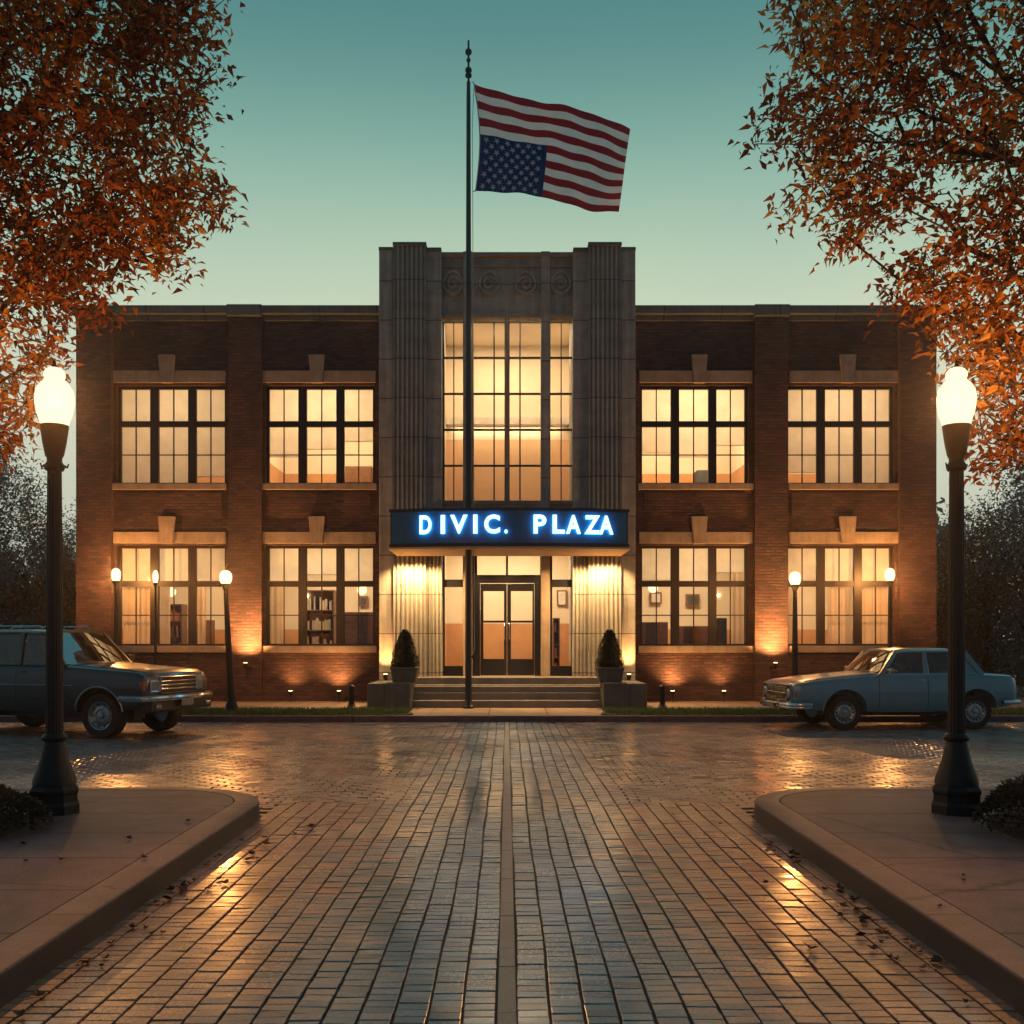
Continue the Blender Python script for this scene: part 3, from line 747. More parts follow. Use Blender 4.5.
# ================================================================== TOWER
TY = 23.7
def X(px, Y=TY): return wx(px, Y)
def Z(py, Y=TY): return wz(py, Y)
def flutes(x0, x1, yf, yb, n, depth, flat=.32, inv=False):
    """plan outline with n scalloped grooves along the front face"""
    pts = [(x1, yb), (x0, yb)]
    w = (x1-x0)/n
    for i in range(n):
        a = x0+i*w
        pts.append((a+w*flat*.5, yf) if i else (a, yf))
        if i == 0: pts.append((a+w*flat*.5, yf))
        for q in range(1, 6):
            t = q/6; pts.append((a+w*(flat*.5+(1-flat)*t), yf+depth*math.sin(PI*t)))
        pts.append((a+w*(1-flat*.5), yf))
    pts.append((x1, yf))
    return pts
CB = Z(551)        # underside region of canopy
for (p, q) in (((379, 393), 1), ((621.5, 635.5), 1)):
    pass
def mirror(px): return 1014.5-px
def tower_block(name, a, b_, y, ztop, kind, z0=0.0, n=6, dep=.05):
    for s in (0, 1):
        x0, x1 = (X(a, y), X(b_, y)) if s == 0 else (X(mirror(b_), y), X(mirror(a), y))
        mb = MB()
        if kind == 'plain': mb.bbox(x0, x1, y, 25.2, z0, ztop, .015)
        else: mb.prism(flutes(x0, x1, y, 25.1, n, dep), z0, ztop)
        mb.build(name, M['stone'], bld)
ZB = .1
tower_block('pier', 379, 393, 23.72, Z(250), 'plain')
tower_block('fluted_pier', 393.4, 425.6, 23.60, Z(244, 23.6), 'flute', .1, 7, .06)
tower_block('pier', 425.8, 441.5, 23.74, Z(250), 'plain', Z(508))
tower_block('fluted_pier', 425.8, 441.5, 23.74, Z(509), 'flute', .1, 4, .05)
# small caps
for s in (0, 1):
    for a, b_, y, t in ((378.6, 393.2, 23.69, 248), (425.6, 441.2, 23.70, 248.5), (392.6, 426.2, 23.56, 243)):
        x0, x1 = (X(a, y), X(b_, y)) if s == 0 else (X(mirror(b_), y), X(mirror(a), y))
        mb = MB(); mb.bbox(x0, x1, y, 25.3, wz(t+2.4, y)+.003, wz(t, y)+.03, .01); mb.build('pier_cap', M['coping'], bld)
# centre wall with the tall window opening and the entrance opening
CYW = 23.95
mb = MB()
x0, x1 = X(441.6), X(573.8)
wall_grid(mb, x0-.02, x1+.02, .5, wz(256, CYW), CYW, .3, [(wx(442.5, CYW), wx(573.5, CYW), wz(501, CYW), wz(318, CYW)), (wx(442.5, CYW), wx(573.5, CYW), .62, wz(549, CYW))])
mb.build('tower_wall', M['stone'], bld)
mb = MB(); mb.bbox(x0, x1, CYW-.10, CYW+.4, wz(258, CYW)+.003, wz(253.5, CYW), .012); mb.bbox(x0, x1, CYW-.05, CYW-.003, wz(268, CYW), wz(265, CYW), .01)
mb.bbox(x0, x1, CYW-.06, CYW-.003, wz(318, CYW), wz(314, CYW), .012)
mb.build('cornice', M['stone_plain'], bld)
# slim piers between the bays
for px in (467.5, 545.5):
    mb = MB(); mb.bbox(wx(px-4.6, 23.86), wx(px+4.6, 23.86), 23.86, 24.2, wz(508, CYW), wz(251, 23.86), .02); mb.build('mullion_pier', M['stone'], bld)
    mb = MB(); mb.bbox(wx(px-4.6, 23.9), wx(px+4.6, 23.9), 23.90, 24.2, .68, wz(549, CYW), .02); mb.build('mullion_pier', M['stone_plain'], bld)
# carved medallions in the frieze
for ci, px in enumerate((453, 489.5, 525.5, 561)):
    cx, cz = wx(px, CYW), wz(284, CYW)
    mb = MB()
    s_ = 1 if ci < 2 else -1
    pts = []
    for q in range(25):   # pointed drop outline
        a = 2*PI*q/24; r = .235*(1+.28*max(0, math.sin(a))**6)
        pts.append((cx+r*1.0*math.cos(a), CYW-.03, cz+r*math.sin(a)))
    mb.tube(pts, .040, 8)
    sp = []
    for q in range(30):
        a = q/29*3.6*PI/1.4; r = .17*(1-q/29)+.02; sp.append((cx+s_*r*math.cos(a), CYW-.03, cz+r*math.sin(a)))
    mb.tube(sp, [.036]*29+[.045], 8)
    lp = [(cx-s_*.23, CYW-.01, cz-.02), (cx-s_*.30, CYW-.01, cz-.12), (cx-s_*.2, CYW-.01, cz-.24), (cx, CYW-.01, cz-.28), (cx+s_*.2, CYW-.01, cz-.24)]
    mb.tube(lp, [.02, .03, .034, .03, .015], 6)
    mb.build('medallion', M['stone'], bld, smooth=60)
# tall window: three bays, 5 rows
zt, zb = wz(320, CYW), wz(501, CYW)
rows = []
for i in range(5):
    rows.append((i/5+.0055, (i+1)/5-.0035, 1))
WY = CYW+.12
window(wx(442.5, CYW), wx(464, CYW), zb, zt, [(.07, .95, 2)], rows, WY, fm=M['frame'])
window(wx(471, CYW), wx(507, CYW), zb, zt, [(.06, .62, 1), (.66, .93, 1)], rows, WY)
window(wx(507.2, CYW), wx(543, CYW), zb, zt, [(.07, .34, 1), (.38, .94, 1)], rows, WY)
window(wx(549, CYW), wx(573.5, CYW), zb, zt, [(.07, .95, 2)], rows, WY)
mb = MB(); mb.tube([(wx(507, 23.88), 23.88, wz(503, 23.88)), (wx(507, 23.88), 23.88, wz(317, 23.88))], .045, 8); mb.build('centre_mullion', M['stone_plain'], bld, smooth=60)
mb = MB(); mb.bbox(wx(442.5, CYW), wx(573.5, CYW), CYW-.08, CYW+.12, wz(505, CYW), wz(501, CYW)+.004, .01); mb.build('sill', M['stone_plain'], bld)
# stair hall behind the tall window
hx0, hx1 = X(441.6)-.1, X(573.8)+.1
V = MB()
zf = 4.85
fl = wz(424, CYW)+.55
def hallbox(x0, x1, y0, y1, z0, z1, split, mats, ceil=True):
    b = MB()
    b.add([(x0,y0,z0),(x1,y0,z0),(x1,y1,z0),(x0,y1,z0)], [(3,2,1,0)], 2)
    for z_a, z_b, mi in ((z0, split, 1), (split, z1, 0)):
        b.add([(x0,y0,z_a),(x1,y0,z_a),(x1,y1,z_a),(x0,y1,z_a),(x0,y0,z_b),(x1,y0,z_b),(x1,y1,z_b),(x0,y1,z_b)], [(2,3,7,6),(1,2,6,5),(3,0,4,7)], mi)
    b.add([(x0,y0,z1),(x1,y0,z1),(x1,y1,z1),(x0,y1,z1)], [(0,1,2,3)], 0)
    return b.build('room', mats, bld, fixn=False)
hallbox(hx0, hx1, CYW+.305, 27.2, zf, 9.6, 7.05, [M['plaster'], M['dado2'], M['roomfloor']])
mb = MB(); mb.box(hx0+.01, hx1-.01, 26.95, 27.19, 7.42, 7.60); mb.build('landing', M['paper'], bld)
light('ceiling_or_added_light', 'AREA', (wx(507, 25.6), 25.6, 9.55), 150, WARM2, bld, shape='RECTANGLE', size=2.2, size_y=.8)
light('ceiling_or_added_light', 'AREA', (wx(507, 25.6), 27.05, 7.40), 22, WARM2, bld, shape='RECTANGLE', size=2.9, size_y=.12)  # strip light added under the landing ledge to grade the lower wall
# entrance: transoms, side lights, double door
EY = CYW+.18
zs_, zd, zt = .735, wz(583, EY), wz(550, EY)
def bay(x0, x1, zr):
    return window(x0, x1, zs_, wz(549, EY)-.002, [(.10, .92, 1)], zr, EY, fm=M['frame_door'])
Ht = wz(549, EY)-.002-zs_
def fr(py): return (wz(py, EY)-zs_)/Ht
bay(wx(442.5, EY), wx(464.5, EY), [(fr(666), fr(587), 1), (fr(579.5), fr(550.5), 1)])
bay(wx(550, EY), wx(573.2, EY), [(fr(666), fr(587), 1), (fr(579.5), fr(550.5), 1)])
window(wx(471, EY), wx(543, EY), wz(583, EY), wz(549, EY)-.002, [(.085, .485, 1), (.515, .96, 1)], [(.24, .97, 1)], EY, fm=M['frame_door'])
for qa, qb in ((471, 480), (534.5, 543)):
    mb = MB(); mb.box(wx(qa, EY), wx(qb, EY), EY+.002, EY+.12, zs_, wz(583, EY)-.003); mb.build('door_frame', M['frame_door'], bld)
for i, (a, b_, ga, gb_) in enumerate(((480.3, 506.8, 483.4, 504), (507.2, 534.2, 511, 532.5))):
    x0, x1 = wx(a, EY), wx(b_, EY); z0, z1 = zs_+.01, wz(583.6, EY)
    W, H = x1-x0, z1-z0
    gx0, gx1 = (wx(ga, EY)-x0)/W, (wx(gb_, EY)-x0)/W
    d = window(x0, x1, z0, z1, [(gx0, gx1, 1)], [((wz(659, EY)-z0)/H, (wz(622.6, EY)-z0)/H, 1), ((wz(620.6, EY)-z0)/H, (wz(591, EY)-z0)/H, 1)], EY+.04, fm=M['frame_door'], name='door')
    hx = x1-.05 if i == 0 else x0+.05
    hb = MB(); hb.tube([(hx, EY+.0, 1.62), (hx, EY-.03, 1.64), (hx, EY-.03, 2.0), (hx, EY+.0, 2.02)], .012, 8)
    hang(hb.build('handle', M['chrome'], None, smooth=60), d)
# lobby
hallbox(hx0, hx1, CYW+.305, 27.4, .70, 4.3, 2.05, [M['plaster'], M['dado'], M['roomfloor']])
light('ceiling_or_added_light', 'AREA', (wx(507, 25.6), 25.7, 4.25), 160, WARM2, bld, shape='RECTANGLE', size=2.2, size_y=.8)

# canopy with the sign
SY = 21.55
z0c, z1c = wz(545.5, 21.7), wz(510, 21.7)
cx0, cx1 = wx(390.5, 21.85), wx(628, 21.85)
def bow(x):   # plan bow of the canopy front
    t = (x-(cx0+cx1)/2)/((cx1-cx0)/2); return SY+.30*t*t
def canopy_outline(off, back, ext=0.0, n=24):
    pts = []
    for i in range(n+1):
        x = cx0-ext+(cx1-cx0+2*ext)*i/n; pts.append((x, bow(max(cx0, min(cx1, x)))-off))
    return [(cx1+ext, back), (cx0-ext, back)] + pts
mb = MB(); mb.prism(canopy_outline(0.0, 23.55), z0c+.04, z1c-.03)
can = mb.build('canopy', M['signbox'], bld)
mb = MB(); mb.prism(canopy_outline(.045, 23.555, .03), z1c-.029, z1c+.03); mb.prism(canopy_outline(.04, 23.555, .025), z0c-.02, z0c+.039)
hang(mb.build('canopy_trim', M['signbox'], None), can)
mb = MB(); mb.prism(canopy_outline(-.05, 23.5, -.06), z0c-.035, z0c-.022)
mb.prism(canopy_outline(.05, 23.556, .04), z0c-.075, z0c-.036)
hang(mb.build('soffit', M['soffit'], None), can)
# blue face panel following the bow
n = 40; V_ = []; F_ = []
for i in range(n+1):
    x = cx0+.03+(cx1-cx0-.06)*i/n; V_ += [(x, bow(x)-.012, z0c+.045), (x, bow(x)-.012, z1c-.035)]
for i in range(n): F_.append((2*i, 2*i+2, 2*i+3, 2*i+1))
mb = MB(); mb.add(V_, F_); hang(mb.build('sign_panel', M['signface'], None, smooth=180, fixn=False), can)
# lettering
def glyph(ch):
    cu = bpy.data.curves.new('g', 'FONT'); cu.body = ch; cu.size = 1; cu.extrude = 0.0; cu.offset = 0.028; cu.resolution_u = 6
    ob = bpy.data.objects.new('g', cu); col.objects.link(ob)
    bpy.context.view_layer.update()
    me = bpy.data.meshes.new_from_object(ob.evaluated_get(bpy.context.evaluated_depsgraph_get()))
    bpy.data.objects.remove(ob)
    return me
LET = [('D', 419.5, 431.5), ('I', 441, 445), ('V', 450.5, 467.5), ('I', 473.5, 477.5), ('C', 484.5, 500), ('.', 504.5, 507.5),
       ('P', 533.5, 546), ('L', 552.5, 564.5), ('A', 566, 580.5), ('Z', 584.5, 600), ('A', 599.5, 613.5)]
for i, (ch, a, b_) in enumerate(LET):
    me = glyph(ch)
    co = np.array([v.co[:] for v in me.vertices])
    mn, mx_ = co.min(0), co.max(0)
    yc = bow(wx((a+b_)/2, SY))
    X0, X1 = wx(a, SY+.1), wx(b_, SY+.1)
    zt_, zb_ = wz(515.6, SY+.1), wz(534, SY+.1)
    if ch == '.': zt_ = wz(530.5, SY+.1)
    lt = MB()
    vs = []
    for c in co:
        x = X0+(c[0]-mn[0])/(mx_[0]-mn[0])*(X1-X0); z = zb_+(c[1]-mn[1])/(mx_[1]-mn[1])*(zt_-zb_)
        vs.append((x, z))
    fs = [tuple(p.vertices) for p in me.polygons]
    lt.add([(x, bow(x)-.085, z) for x, z in vs], fs)
    # sides and back glow blue on to the panel
    ed = {}
    for f in fs:
        for q in range(len(f)):
            e = (f[q], f[(q+1) % len(f)]); k_ = tuple(sorted(e)); ed[k_] = ed.get(k_, 0)+1
    nv = len(vs)
    V2 = [(x, bow(x)-.083, z) for x, z in vs]+[(x, bow(x)-.045, z) for x, z in vs]
    F2 = [(k_[0], k_[1], k_[1]+nv, k_[0]+nv) for k_, c in ed.items() if c == 1] + [tuple(v+nv for v in f) for f in fs]
    lt.add(V2, F2, 1)
    hang(lt.build('letter', [M['letter'], M['letter_back']], None, fixn=False), can)
# downlights under the canopy
for px in (402, 417, 434, 470, 507, 545, 581, 597, 612):
    x = wx(px, 23.2)
    light('downlight', 'SPOT', (x, 23.20, z0c-.105), 240 if abs(px-507) > 60 else 90, (1.0, .57, .22), bld, target=(x, 23.75, 0.5), spot_size=R(125), spot_blend=.6, shadow_soft_size=.05)

# steps, cheek walls
st = thing('entrance_steps', 'broad grey stone steps climbing to the front doors', 'steps', (0, 22.6, .1))
nst = 4; H0, H1 = .10, .735
for i in range(nst):
    z1 = H0+(H1-H0)*(i+1)/nst; y0 = 22.12+i*.31
    xh = 2.62-.0*i
    mb = MB(); mb.bbox(-xh, xh, y0, 24.3 if i == nst-1 else y0+.42, H0 if i == 0 else z1-.165, z1, .014)
    if i == nst-1: pass
    mb.build('step', M['step'], st)
mb = MB(); mb.box(-2.6, 2.6, 22.5, 24.1, .1, .55); mb.build('footing', M['step'], st)
for s in (-1, 1):
    mb = MB(); mb.bbox(s*2.63, s*3.06, 21.85, 23.55, .1, wz(683.5, 21.9), .02)
    mb.bbox(s*2.1, s*2.625, 21.70, 22.75, .1, wz(683, 21.75), .02)
    mb.build('cheek_block', M['planter'], st)
# ================================================================== FLAGPOLE + FLAG
FY = 21.93; FXp = wx(468.5, FY)
fp = thing('flagpole', 'tall dark flagpole rising in front of the entrance steps', 'flagpole', (FXp, FY, .10))
ht = wz(84, FY)-.1
mb = MB(); mb.lathe([(.12, 0), (.12, .05), (.085, .09), (.074, .3), (.072, 3), (.068, 6), (.06, 9), (.046, ht-.3), (.04, ht)], 16)
mb.world = False; mb.build('pole', M['steel'], fp, smooth=40)
mb = MB(); mb.world = False
def ball(mb, z, r): mb.lathe([(max(.002, r*math.sin(PI*i/10)), z-r*math.cos(PI*i/10)) for i in range(11)], 14)
mb.lathe([(.03, ht), (.05, ht+.02), (.03, ht+.06), (.022, ht+.1), (.022, ht+.95)], 10)
ball(mb, ht+.30, .075); ball(mb, ht+.52, .05); ball(mb, wz(52, FY)-.1, .075)
mb.lathe([(.07, ht+.16), (.075, ht+.2), (.05, ht+.24)], 12)
mb.build('finial', M['iron'], fp, smooth=60)
mb = MB(); mb.world = False
mb.tube([(.12, 0, ht-.10), (.085, -.01, ht-.8), (.11, 0, ht*.5), (.13, 0, 1.3), (.10, -.02, 1.2)], .007, 5)
mb.build('halyard', M['rope'], fp)
mb = MB(); mb.world = False; mb.bbox(.06, .12, -.03, .03, 1.1, 1.16); mb.tube([(.1, 0, 1.05), (.1, 0, 1.25)], .012, 6); mb.build('cleat', M['iron'], fp)
# cloth: bilinear in photo outline, waves in depth
TL = (474, 84); TRt = (631, 127); BR = (619, 210.5); BL = (475.5, 190)
def flagpt(u, v):
    """u along the fly 0..1, v 0 top ..1 bottom -> world"""
    x = (TL[0]*(1-u)+TRt[0]*u)*(1-v) + (BL[0]*(1-u)+BR[0]*u)*v
    y = (TL[1]*(1-u)+TRt[1]*u)*(1-v) + (BL[1]*(1-u)+BR[1]*u)*v
    y += -1.0*math.sin(PI*u)*(1-v) + 1.8*math.sin(2*PI*u)*(-1)*v + 1.2*math.sin(5*u+2*v)*u
    x += 5*math.sin(PI*v)*(1-u) + 3*math.sin(v*3.0)*u*0
    dep = .11*math.sin(u*7.5+v*1.6)*(.3+u) + .035*math.sin(u*19+v*5)*(.2+u) + .02*math.sin(u*31-v*11)
    # anchor size on the pole's plane, waves give the depth
    return Vector((wx(x, FY), FY+dep, wz(y, FY)))
mb = MB(); NU, NV = 78, 39
V = [flagpt(i/NU, j/NV) for j in range(NV+1) for i in range(NU+1)]
F = []; mi = []
for j in range(NV):
    for i in range(NU):
        F.append((j*(NU+1)+i, (j+1)*(NU+1)+i, (j+1)*(NU+1)+i+1, j*(NU+1)+i+1))
        s = j//3
        canton = i < NU*.455 and s >= 6
        mi.append(2 if canton else (0 if s % 2 == 0 else 1))
mb.add(V, F); mb.m = mi
# stars: nine rows, 6/5 alternating, points down (the flag flies upside down)
u0, u1, v0, v1 = 0.0, .455, 6/13, 1.0
def nrm(u, v):
    a = flagpt(u+.004, v)-flagpt(u-.004, v); b = flagpt(u, v+.004)-flagpt(u, v-.004)
    return b.cross(a).normalized()
for r in range(9):
    cnt = 6 if r % 2 == 0 else 5
    for c in range(cnt):
        fu = (c+.5)/6 if cnt == 6 else (c+1)/6
        u = u0+(u1-u0)*(fu*.96+.02); v = v0+(v1-v0)*((r+.5)/9*.94+.03)
        for side in (1, -1):
            n_ = nrm(u, v)*side*.008
            pts = []
            for k in range(10):
                a = 2*PI*k/10+PI/2; rr = .075 if k % 2 == 0 else .031
                pts.append(flagpt(u+rr*math.cos(a)/3.25, v+rr*math.sin(a)/2.15)+n_)
            mb.add([flagpt(u, v)+n_]+pts, [(0, k+1, (k+1) % 10+1) for k in range(10)], 1)
flag = thing('flag', 'upside down american flag with the starry canton hanging low, flying from the tall flagpole', 'flag', (FXp, FY, 9.5))
mb.build('flag_cloth', [M['red'], M['white'], M['navy']], flag, smooth=180, fixn=False)
mb = MB(); pts = [flagpt(0, j/20)+Vector((0, 0, 0)) for j in range(21)]
mb.tube(pts, .014, 6); mb.build('heading', M['rope'], flag)
mb = MB()
for v in (0.0, 1.0):
    p = flagpt(0, v); mb.tube([p, (FXp+.09, FY, p.z+(.05 if v == 0 else -.03))], .01, 6)
mb.build('snap_hook', M['iron'], flag)

# ================================================================== STREET LAMPS
def street_lamp(loc, label, rz=0):
    t = thing('street_lamp', label, 'street lamp', loc, rz, 'tall street lamps on the near pavements', org=False)
    b = MB()   # octagonal stepped foot
    b.lathe([(0.2107, 0), (0.2107, .07), (0.2021, .085), (0.1935, .10), (0.1935, .16), (0.2021, .175), (0.2021, .20), (0.1849, .225), (0.1720, .25)], 8); b.build('base', M['iron'], t, smooth=25)
    b = MB(); b.lathe([(.175, .245), (.168, .29), (.140, .37), (.112, .46), (.092, .55), (.083, .60), (.100, .615), (.104, .635), (.092, .655), (.072, .67)], 20); b.build('pedestal', M['iron'], t, smooth=35)
    b = MB()
    n = 16; prof = [(.070, .66), (.068, 1.0), (.065, 1.8), (.060, 2.5), (.056, 2.96)]
    v = []; f = []
    for r, h in prof:
        for k in range(n*2):
            rr = r*(1.0 if k % 2 == 0 else .93); a = 2*PI*k/(n*2); v.append((rr*math.cos(a), rr*math.sin(a), h))
    m_ = n*2
    for i in range(len(prof)-1):
        for k in range(m_): f.append((i*m_+k, i*m_+(k+1) % m_, (i+1)*m_+(k+1) % m_, (i+1)*m_+k))
    b.add(v, f); b.build('shaft', M['iron'], t)
    b = MB(); b.lathe([(0.0731, 2.880), (0.0817, 2.900), (0.0817, 2.920), (0.0619, 2.950), (0.0602, 2.980), (0.0757, 3.010), (0.0963, 3.120), (0.1101, 3.220), (0.1135, 3.240), (0.1135, 3.260), (0.0860, 3.265)], 20); b.build('fitter', M['iron'], t, smooth=35)
    for a in (0.3, 0.3+PI):
        b = MB(); b.tube([(.075*math.cos(a), .075*math.sin(a), 2.920), (.10*math.cos(a), .10*math.sin(a), 2.910), (.11*math.cos(a), .11*math.sin(a), 2.940)], [.014, .010, .006], 6); b.build('bracket_lug', M['iron'], t)
    b = MB(); b.lathe([(0.1042, 3.255), (0.1135, 3.280), (0.1395, 3.360), (0.1544, 3.440), (0.1562, 3.500), (0.1442, 3.560), (0.1116, 3.610), (0.0837, 3.635), (0.0763, 3.650), (0.0856, 3.670), (0.0856, 3.700), (0.0651, 3.730), (0.0326, 3.745), (0.0028, 3.750)], 28, cap=False)
    b.build('globe', M['globe'], t, smooth=180)
    b = MB(); b.lathe([(.02, 3.744), (.022, 3.760), (.012, 3.775), (.016, 3.790), (.003, 3.810)], 10); b.build('finial', M['iron'], t, smooth=60)
    l = light('bulb', 'POINT', (0, 0, 3.46), 1350, (1.0, .41, .115), None, shadow_soft_size=.035); l.parent = t
    return t
LZ = .147
street_lamp((wx(54.5, 8.42), 8.42, LZ), 'tall black street lamp with glowing globe on the left pavement before the dark vehicle')
street_lamp((wx(956.5, 8.42), 8.42, LZ), 'tall black street lamp with glowing globe on the right pavement before the pale saloon')

def garden_lamp(loc, label, s=1.0, lean=0.0, power=160, zs=1.0):
    t = thing('garden_lamp', label, 'lamp post', loc, 0, 'short lamp posts along the facade', org=False); t.scale = (s, s, zs); s = 1.0
    b = MB(); b.lathe([(.17*s, 0), (.17*s, .04), (.14*s, .09), (.10*s, .20), (.085*s, .26)], 12); b.build('base', M['iron'], t, smooth=30)
    b = MB(); b.tube([(0, 0, .24), (lean*.5, 0, 1.3), (lean, 0, 2.55)], [.085*s, .065*s, .045*s], 12); b.build('post', M['iron'], t, smooth=50)
    b = MB(); b.lathe([(.05*s, 2.5), (.06*s, 2.54), (.10*s, 2.60), (.105*s, 2.63)], 14, (lean, 0, 0)); b.build('fitter', M['iron'], t, smooth=30)
    b = MB(); b.lathe([(.08*s, 2.62), (.11*s, 2.67), (.128*s, 2.75), (.118*s, 2.83), (.08*s, 2.88), (.03*s, 2.90), (.003, 2.905)], 18, (lean, 0, 0), cap=False); b.build('globe', M['globe_small'], t, smooth=180)
    l = light('bulb', 'POINT', (lean, 0, 2.75), power, WARM, None, shadow_soft_size=.03); l.parent = t
    return t
gz = .125
garden_lamp((wx(231.5, 20.5), 20.5, gz), 'short lamp post with glowing globe on grass before the pilaster left of the entrance', 1.0, -.12, 1050)
garden_lamp((wx(116, 23.55), 23.55, .10), 'short lamp post with a glowing globe beside the left corner of the building', .85, 0, 1050, 1.10)
garden_lamp((wx(155.5, 23.0), 23.0, .10), 'faint slender lamp post before the middle of the lower far left window', .5, 0, 40, 1.07)
garden_lamp((wx(795, 20.9), 20.9, gz), 'short lamp post with a glowing globe before the brick pilaster right of the entrance', .95, 0, 1050)
garden_lamp((wx(890, 23.55), 23.55, .10), 'short lamp post with a glowing globe beside the right corner of the building', .88, 0, 1050, 1.10)

def bollard(px, Y, label):
    t = thing('bollard', label, 'bollard', (wx(px, Y), Y, gz), 0, 'low bollards on the lawn edge', org=False); t.scale = (.85, .85, .72)
    b = MB(); b.lathe([(.15, 0), (.15, .04), (.11, .08), (.075, .16)], 12); b.build('base', M['iron'], t, smooth=30)
    b = MB(); b.lathe([(.07, .15), (.062, .5), (.062, .62), (.085, .64), (.085, .68), (.05, .72), (.01, .75)], 14); b.build('post', M['iron'], t, smooth=40)
bollard(351.5, 21.2, 'low black bollard on the grass left of the steps')
bollard(662.5, 21.2, 'low black bollard on the grass right of the steps')

# small accent lights on the ground / wall
def spot_fixture(px, py, Y, label, power, aim, size=60, name='ground_spotlight', col_=WARM, r=.05):
    z = wz(py, Y); x = wx(px, Y)
    t = thing(name, label, 'spotlight', (x, Y, z), 0, 'small accent lights at the foot of the facade')
    b = MB(); b.lathe([(.012, -.02), (.05, 0), (.055, .09), (.05, .10)], 12, (x, Y, z)); b.build('housing', M['iron'], t, smooth=30)
    b = MB(); b.lathe([(.046, .101), (.046, .106)], 12, (x, Y, z)); b.build('lens', M['lens'], t)
    b = MB(); b.tube([(x, Y, z-.02), (x, Y+.0, min(z-.04, .1) if name == 'ground_spotlight' else z-.05), ], .012, 6)
    if name != 'ground_spotlight': b.box(x-.03, x+.03, Y, Y+.415, z-.04, z-.01)
    b.build('stake', M['iron'], t)
    light('beam', 'SPOT', (x, Y, z+.118), power, col_, t, target=aim, spot_size=R(size), spot_blend=1.0, shadow_soft_size=.04)
spot_fixture(290.5, 695, 24.2, 'small ground spotlight against brick at the left end of the window left of the steps', 80, (wx(300, 24.5), 24.5, 1.9), 130)
spot_fixture(339, 695, 24.2, 'small ground spotlight against brick at the right end of the window left of the steps', 200, (wx(333, 24.5), 24.5, 1.9), 135)
spot_fixture(672.5, 695, 24.2, 'small ground spotlight against brick at the left end of the window right of the steps', 200, (wx(678, 24.5), 24.5, 1.9), 135)
spot_fixture(724, 695, 24.2, 'small ground spotlight against brick at the right end of the window right of the steps', 80, (wx(715, 24.5), 24.5, 1.9), 130)
spot_fixture(245.5, 667, 23.92, 'small wall uplight fixed to the brick pilaster left of the entrance', 1300, (wx(245, 24.5), 24.45, 4.2), 130, 'wall_uplight')
spot_fixture(775.5, 667, 23.92, 'small wall uplight fixed to the brick pilaster right of the entrance', 1300, (wx(772, 24.5), 24.45, 4.2), 130, 'wall_uplight')
spot_fixture(385.5, 678.5, 23.5, 'small uplight washing the outer stone pier left of the entrance', 200, (wx(386, 23.7), 23.9, 4.5), 100, 'wall_uplight')
spot_fixture(629, 678.5, 23.5, 'small uplight washing the outer stone pier right of the entrance', 200, (wx(628.5, 23.7), 23.9, 4.5), 100, 'wall_uplight')

# ================================================================== PLANTERS
def planter(s, label1, label2):
    Y = 22.3; x = wx(405, Y) if s < 0 else wx(609.5, Y); z = wz(683, 21.75)+.002
    t = thing('planter', label1, 'planter', (x, Y, z), 0, 'stone planters flanking the steps')
    zt = wz(667, Y)
    b = MB(); w0, w1 = .24, .285
    b.add([(x-w0,Y-w0,z),(x+w0,Y-w0,z),(x+w0,Y+w0,z),(x-w0,Y+w0,z),(x-w1,Y-w1,zt-.05),(x+w1,Y-w1,zt-.05),(x+w1,Y+w1,zt-.05),(x-w1,Y+w1,zt-.05)], [(0,3,2,1),(4,5,6,7),(0,1,5,4),(1,2,6,5),(2,3,7,6),(3,0,4,7)])
    b.build('bowl', M['planter'], t)
    b = MB(); b.bbox(x-.305, x+.305, Y-.305, Y+.305, zt-.049, zt, .012); b.build('rim', M['planter'], t)
    q = thing('topiary', label2, 'topiary', (x, Y, zt), 0, 'clipped cone topiaries')
    b = MB(); b.tube([(x, Y, zt), (x, Y, zt+.5)], .03, 8); b.build('trunk', M['bark'], q)
    b = MB(); H = wz(630, Y)-zt
    prof = [(0, .29), (.12, .30), (.2, .27), (.35, .25), (.5, .215), (.65, .175), (.8, .13), (.92, .08), (1.0, .02)]
    def rad(t_):
        for (a, ra), (c, rc) in zip(prof, prof[1:]):
            if a <= t_ <= c: return ra+(rc-ra)*(t_-a)/(c-a)
        return .02
    for _ in range(5200):
        t_ = random.random()**1.15; a = random.uniform(0, 2*PI)
        r = rad(t_)*random.uniform(.72, 1.03)*(1+.07*math.sin(a*5+t_*9))
        c = Vector((x+r*math.cos(a), Y+r*math.sin(a), zt+.0+t_*H))
        d = Vector((math.cos(a), math.sin(a), random.uniform(-.1, .9))).normalized(); sd = d.cross(Vector((random.gauss(0,1), random.gauss(0,1), random.gauss(0,1)))).normalized()
        l = random.uniform(.025, .05); w = l*.35
        b.add([c-sd*w, c+d*l*.5, c+sd*w, c+d*l], [(0,1,3), (1,2,3)])
    b.lathe([(.002, 0)]+[(r*.78, t_*H) for t_, r in prof]+[(.002, H*.99)], 12, (x, Y, zt), cap=False)
    b.build('foliage', M['yew'], q, tint=True, fixn=False)
planter(-1, 'square grey stone planter left of the entrance steps', 'dark clipped cone topiary growing in the left planter')
planter(1, 'square grey stone planter right of the entrance steps', 'dark clipped cone topiary growing in the right planter')
HAZE = 0.0014
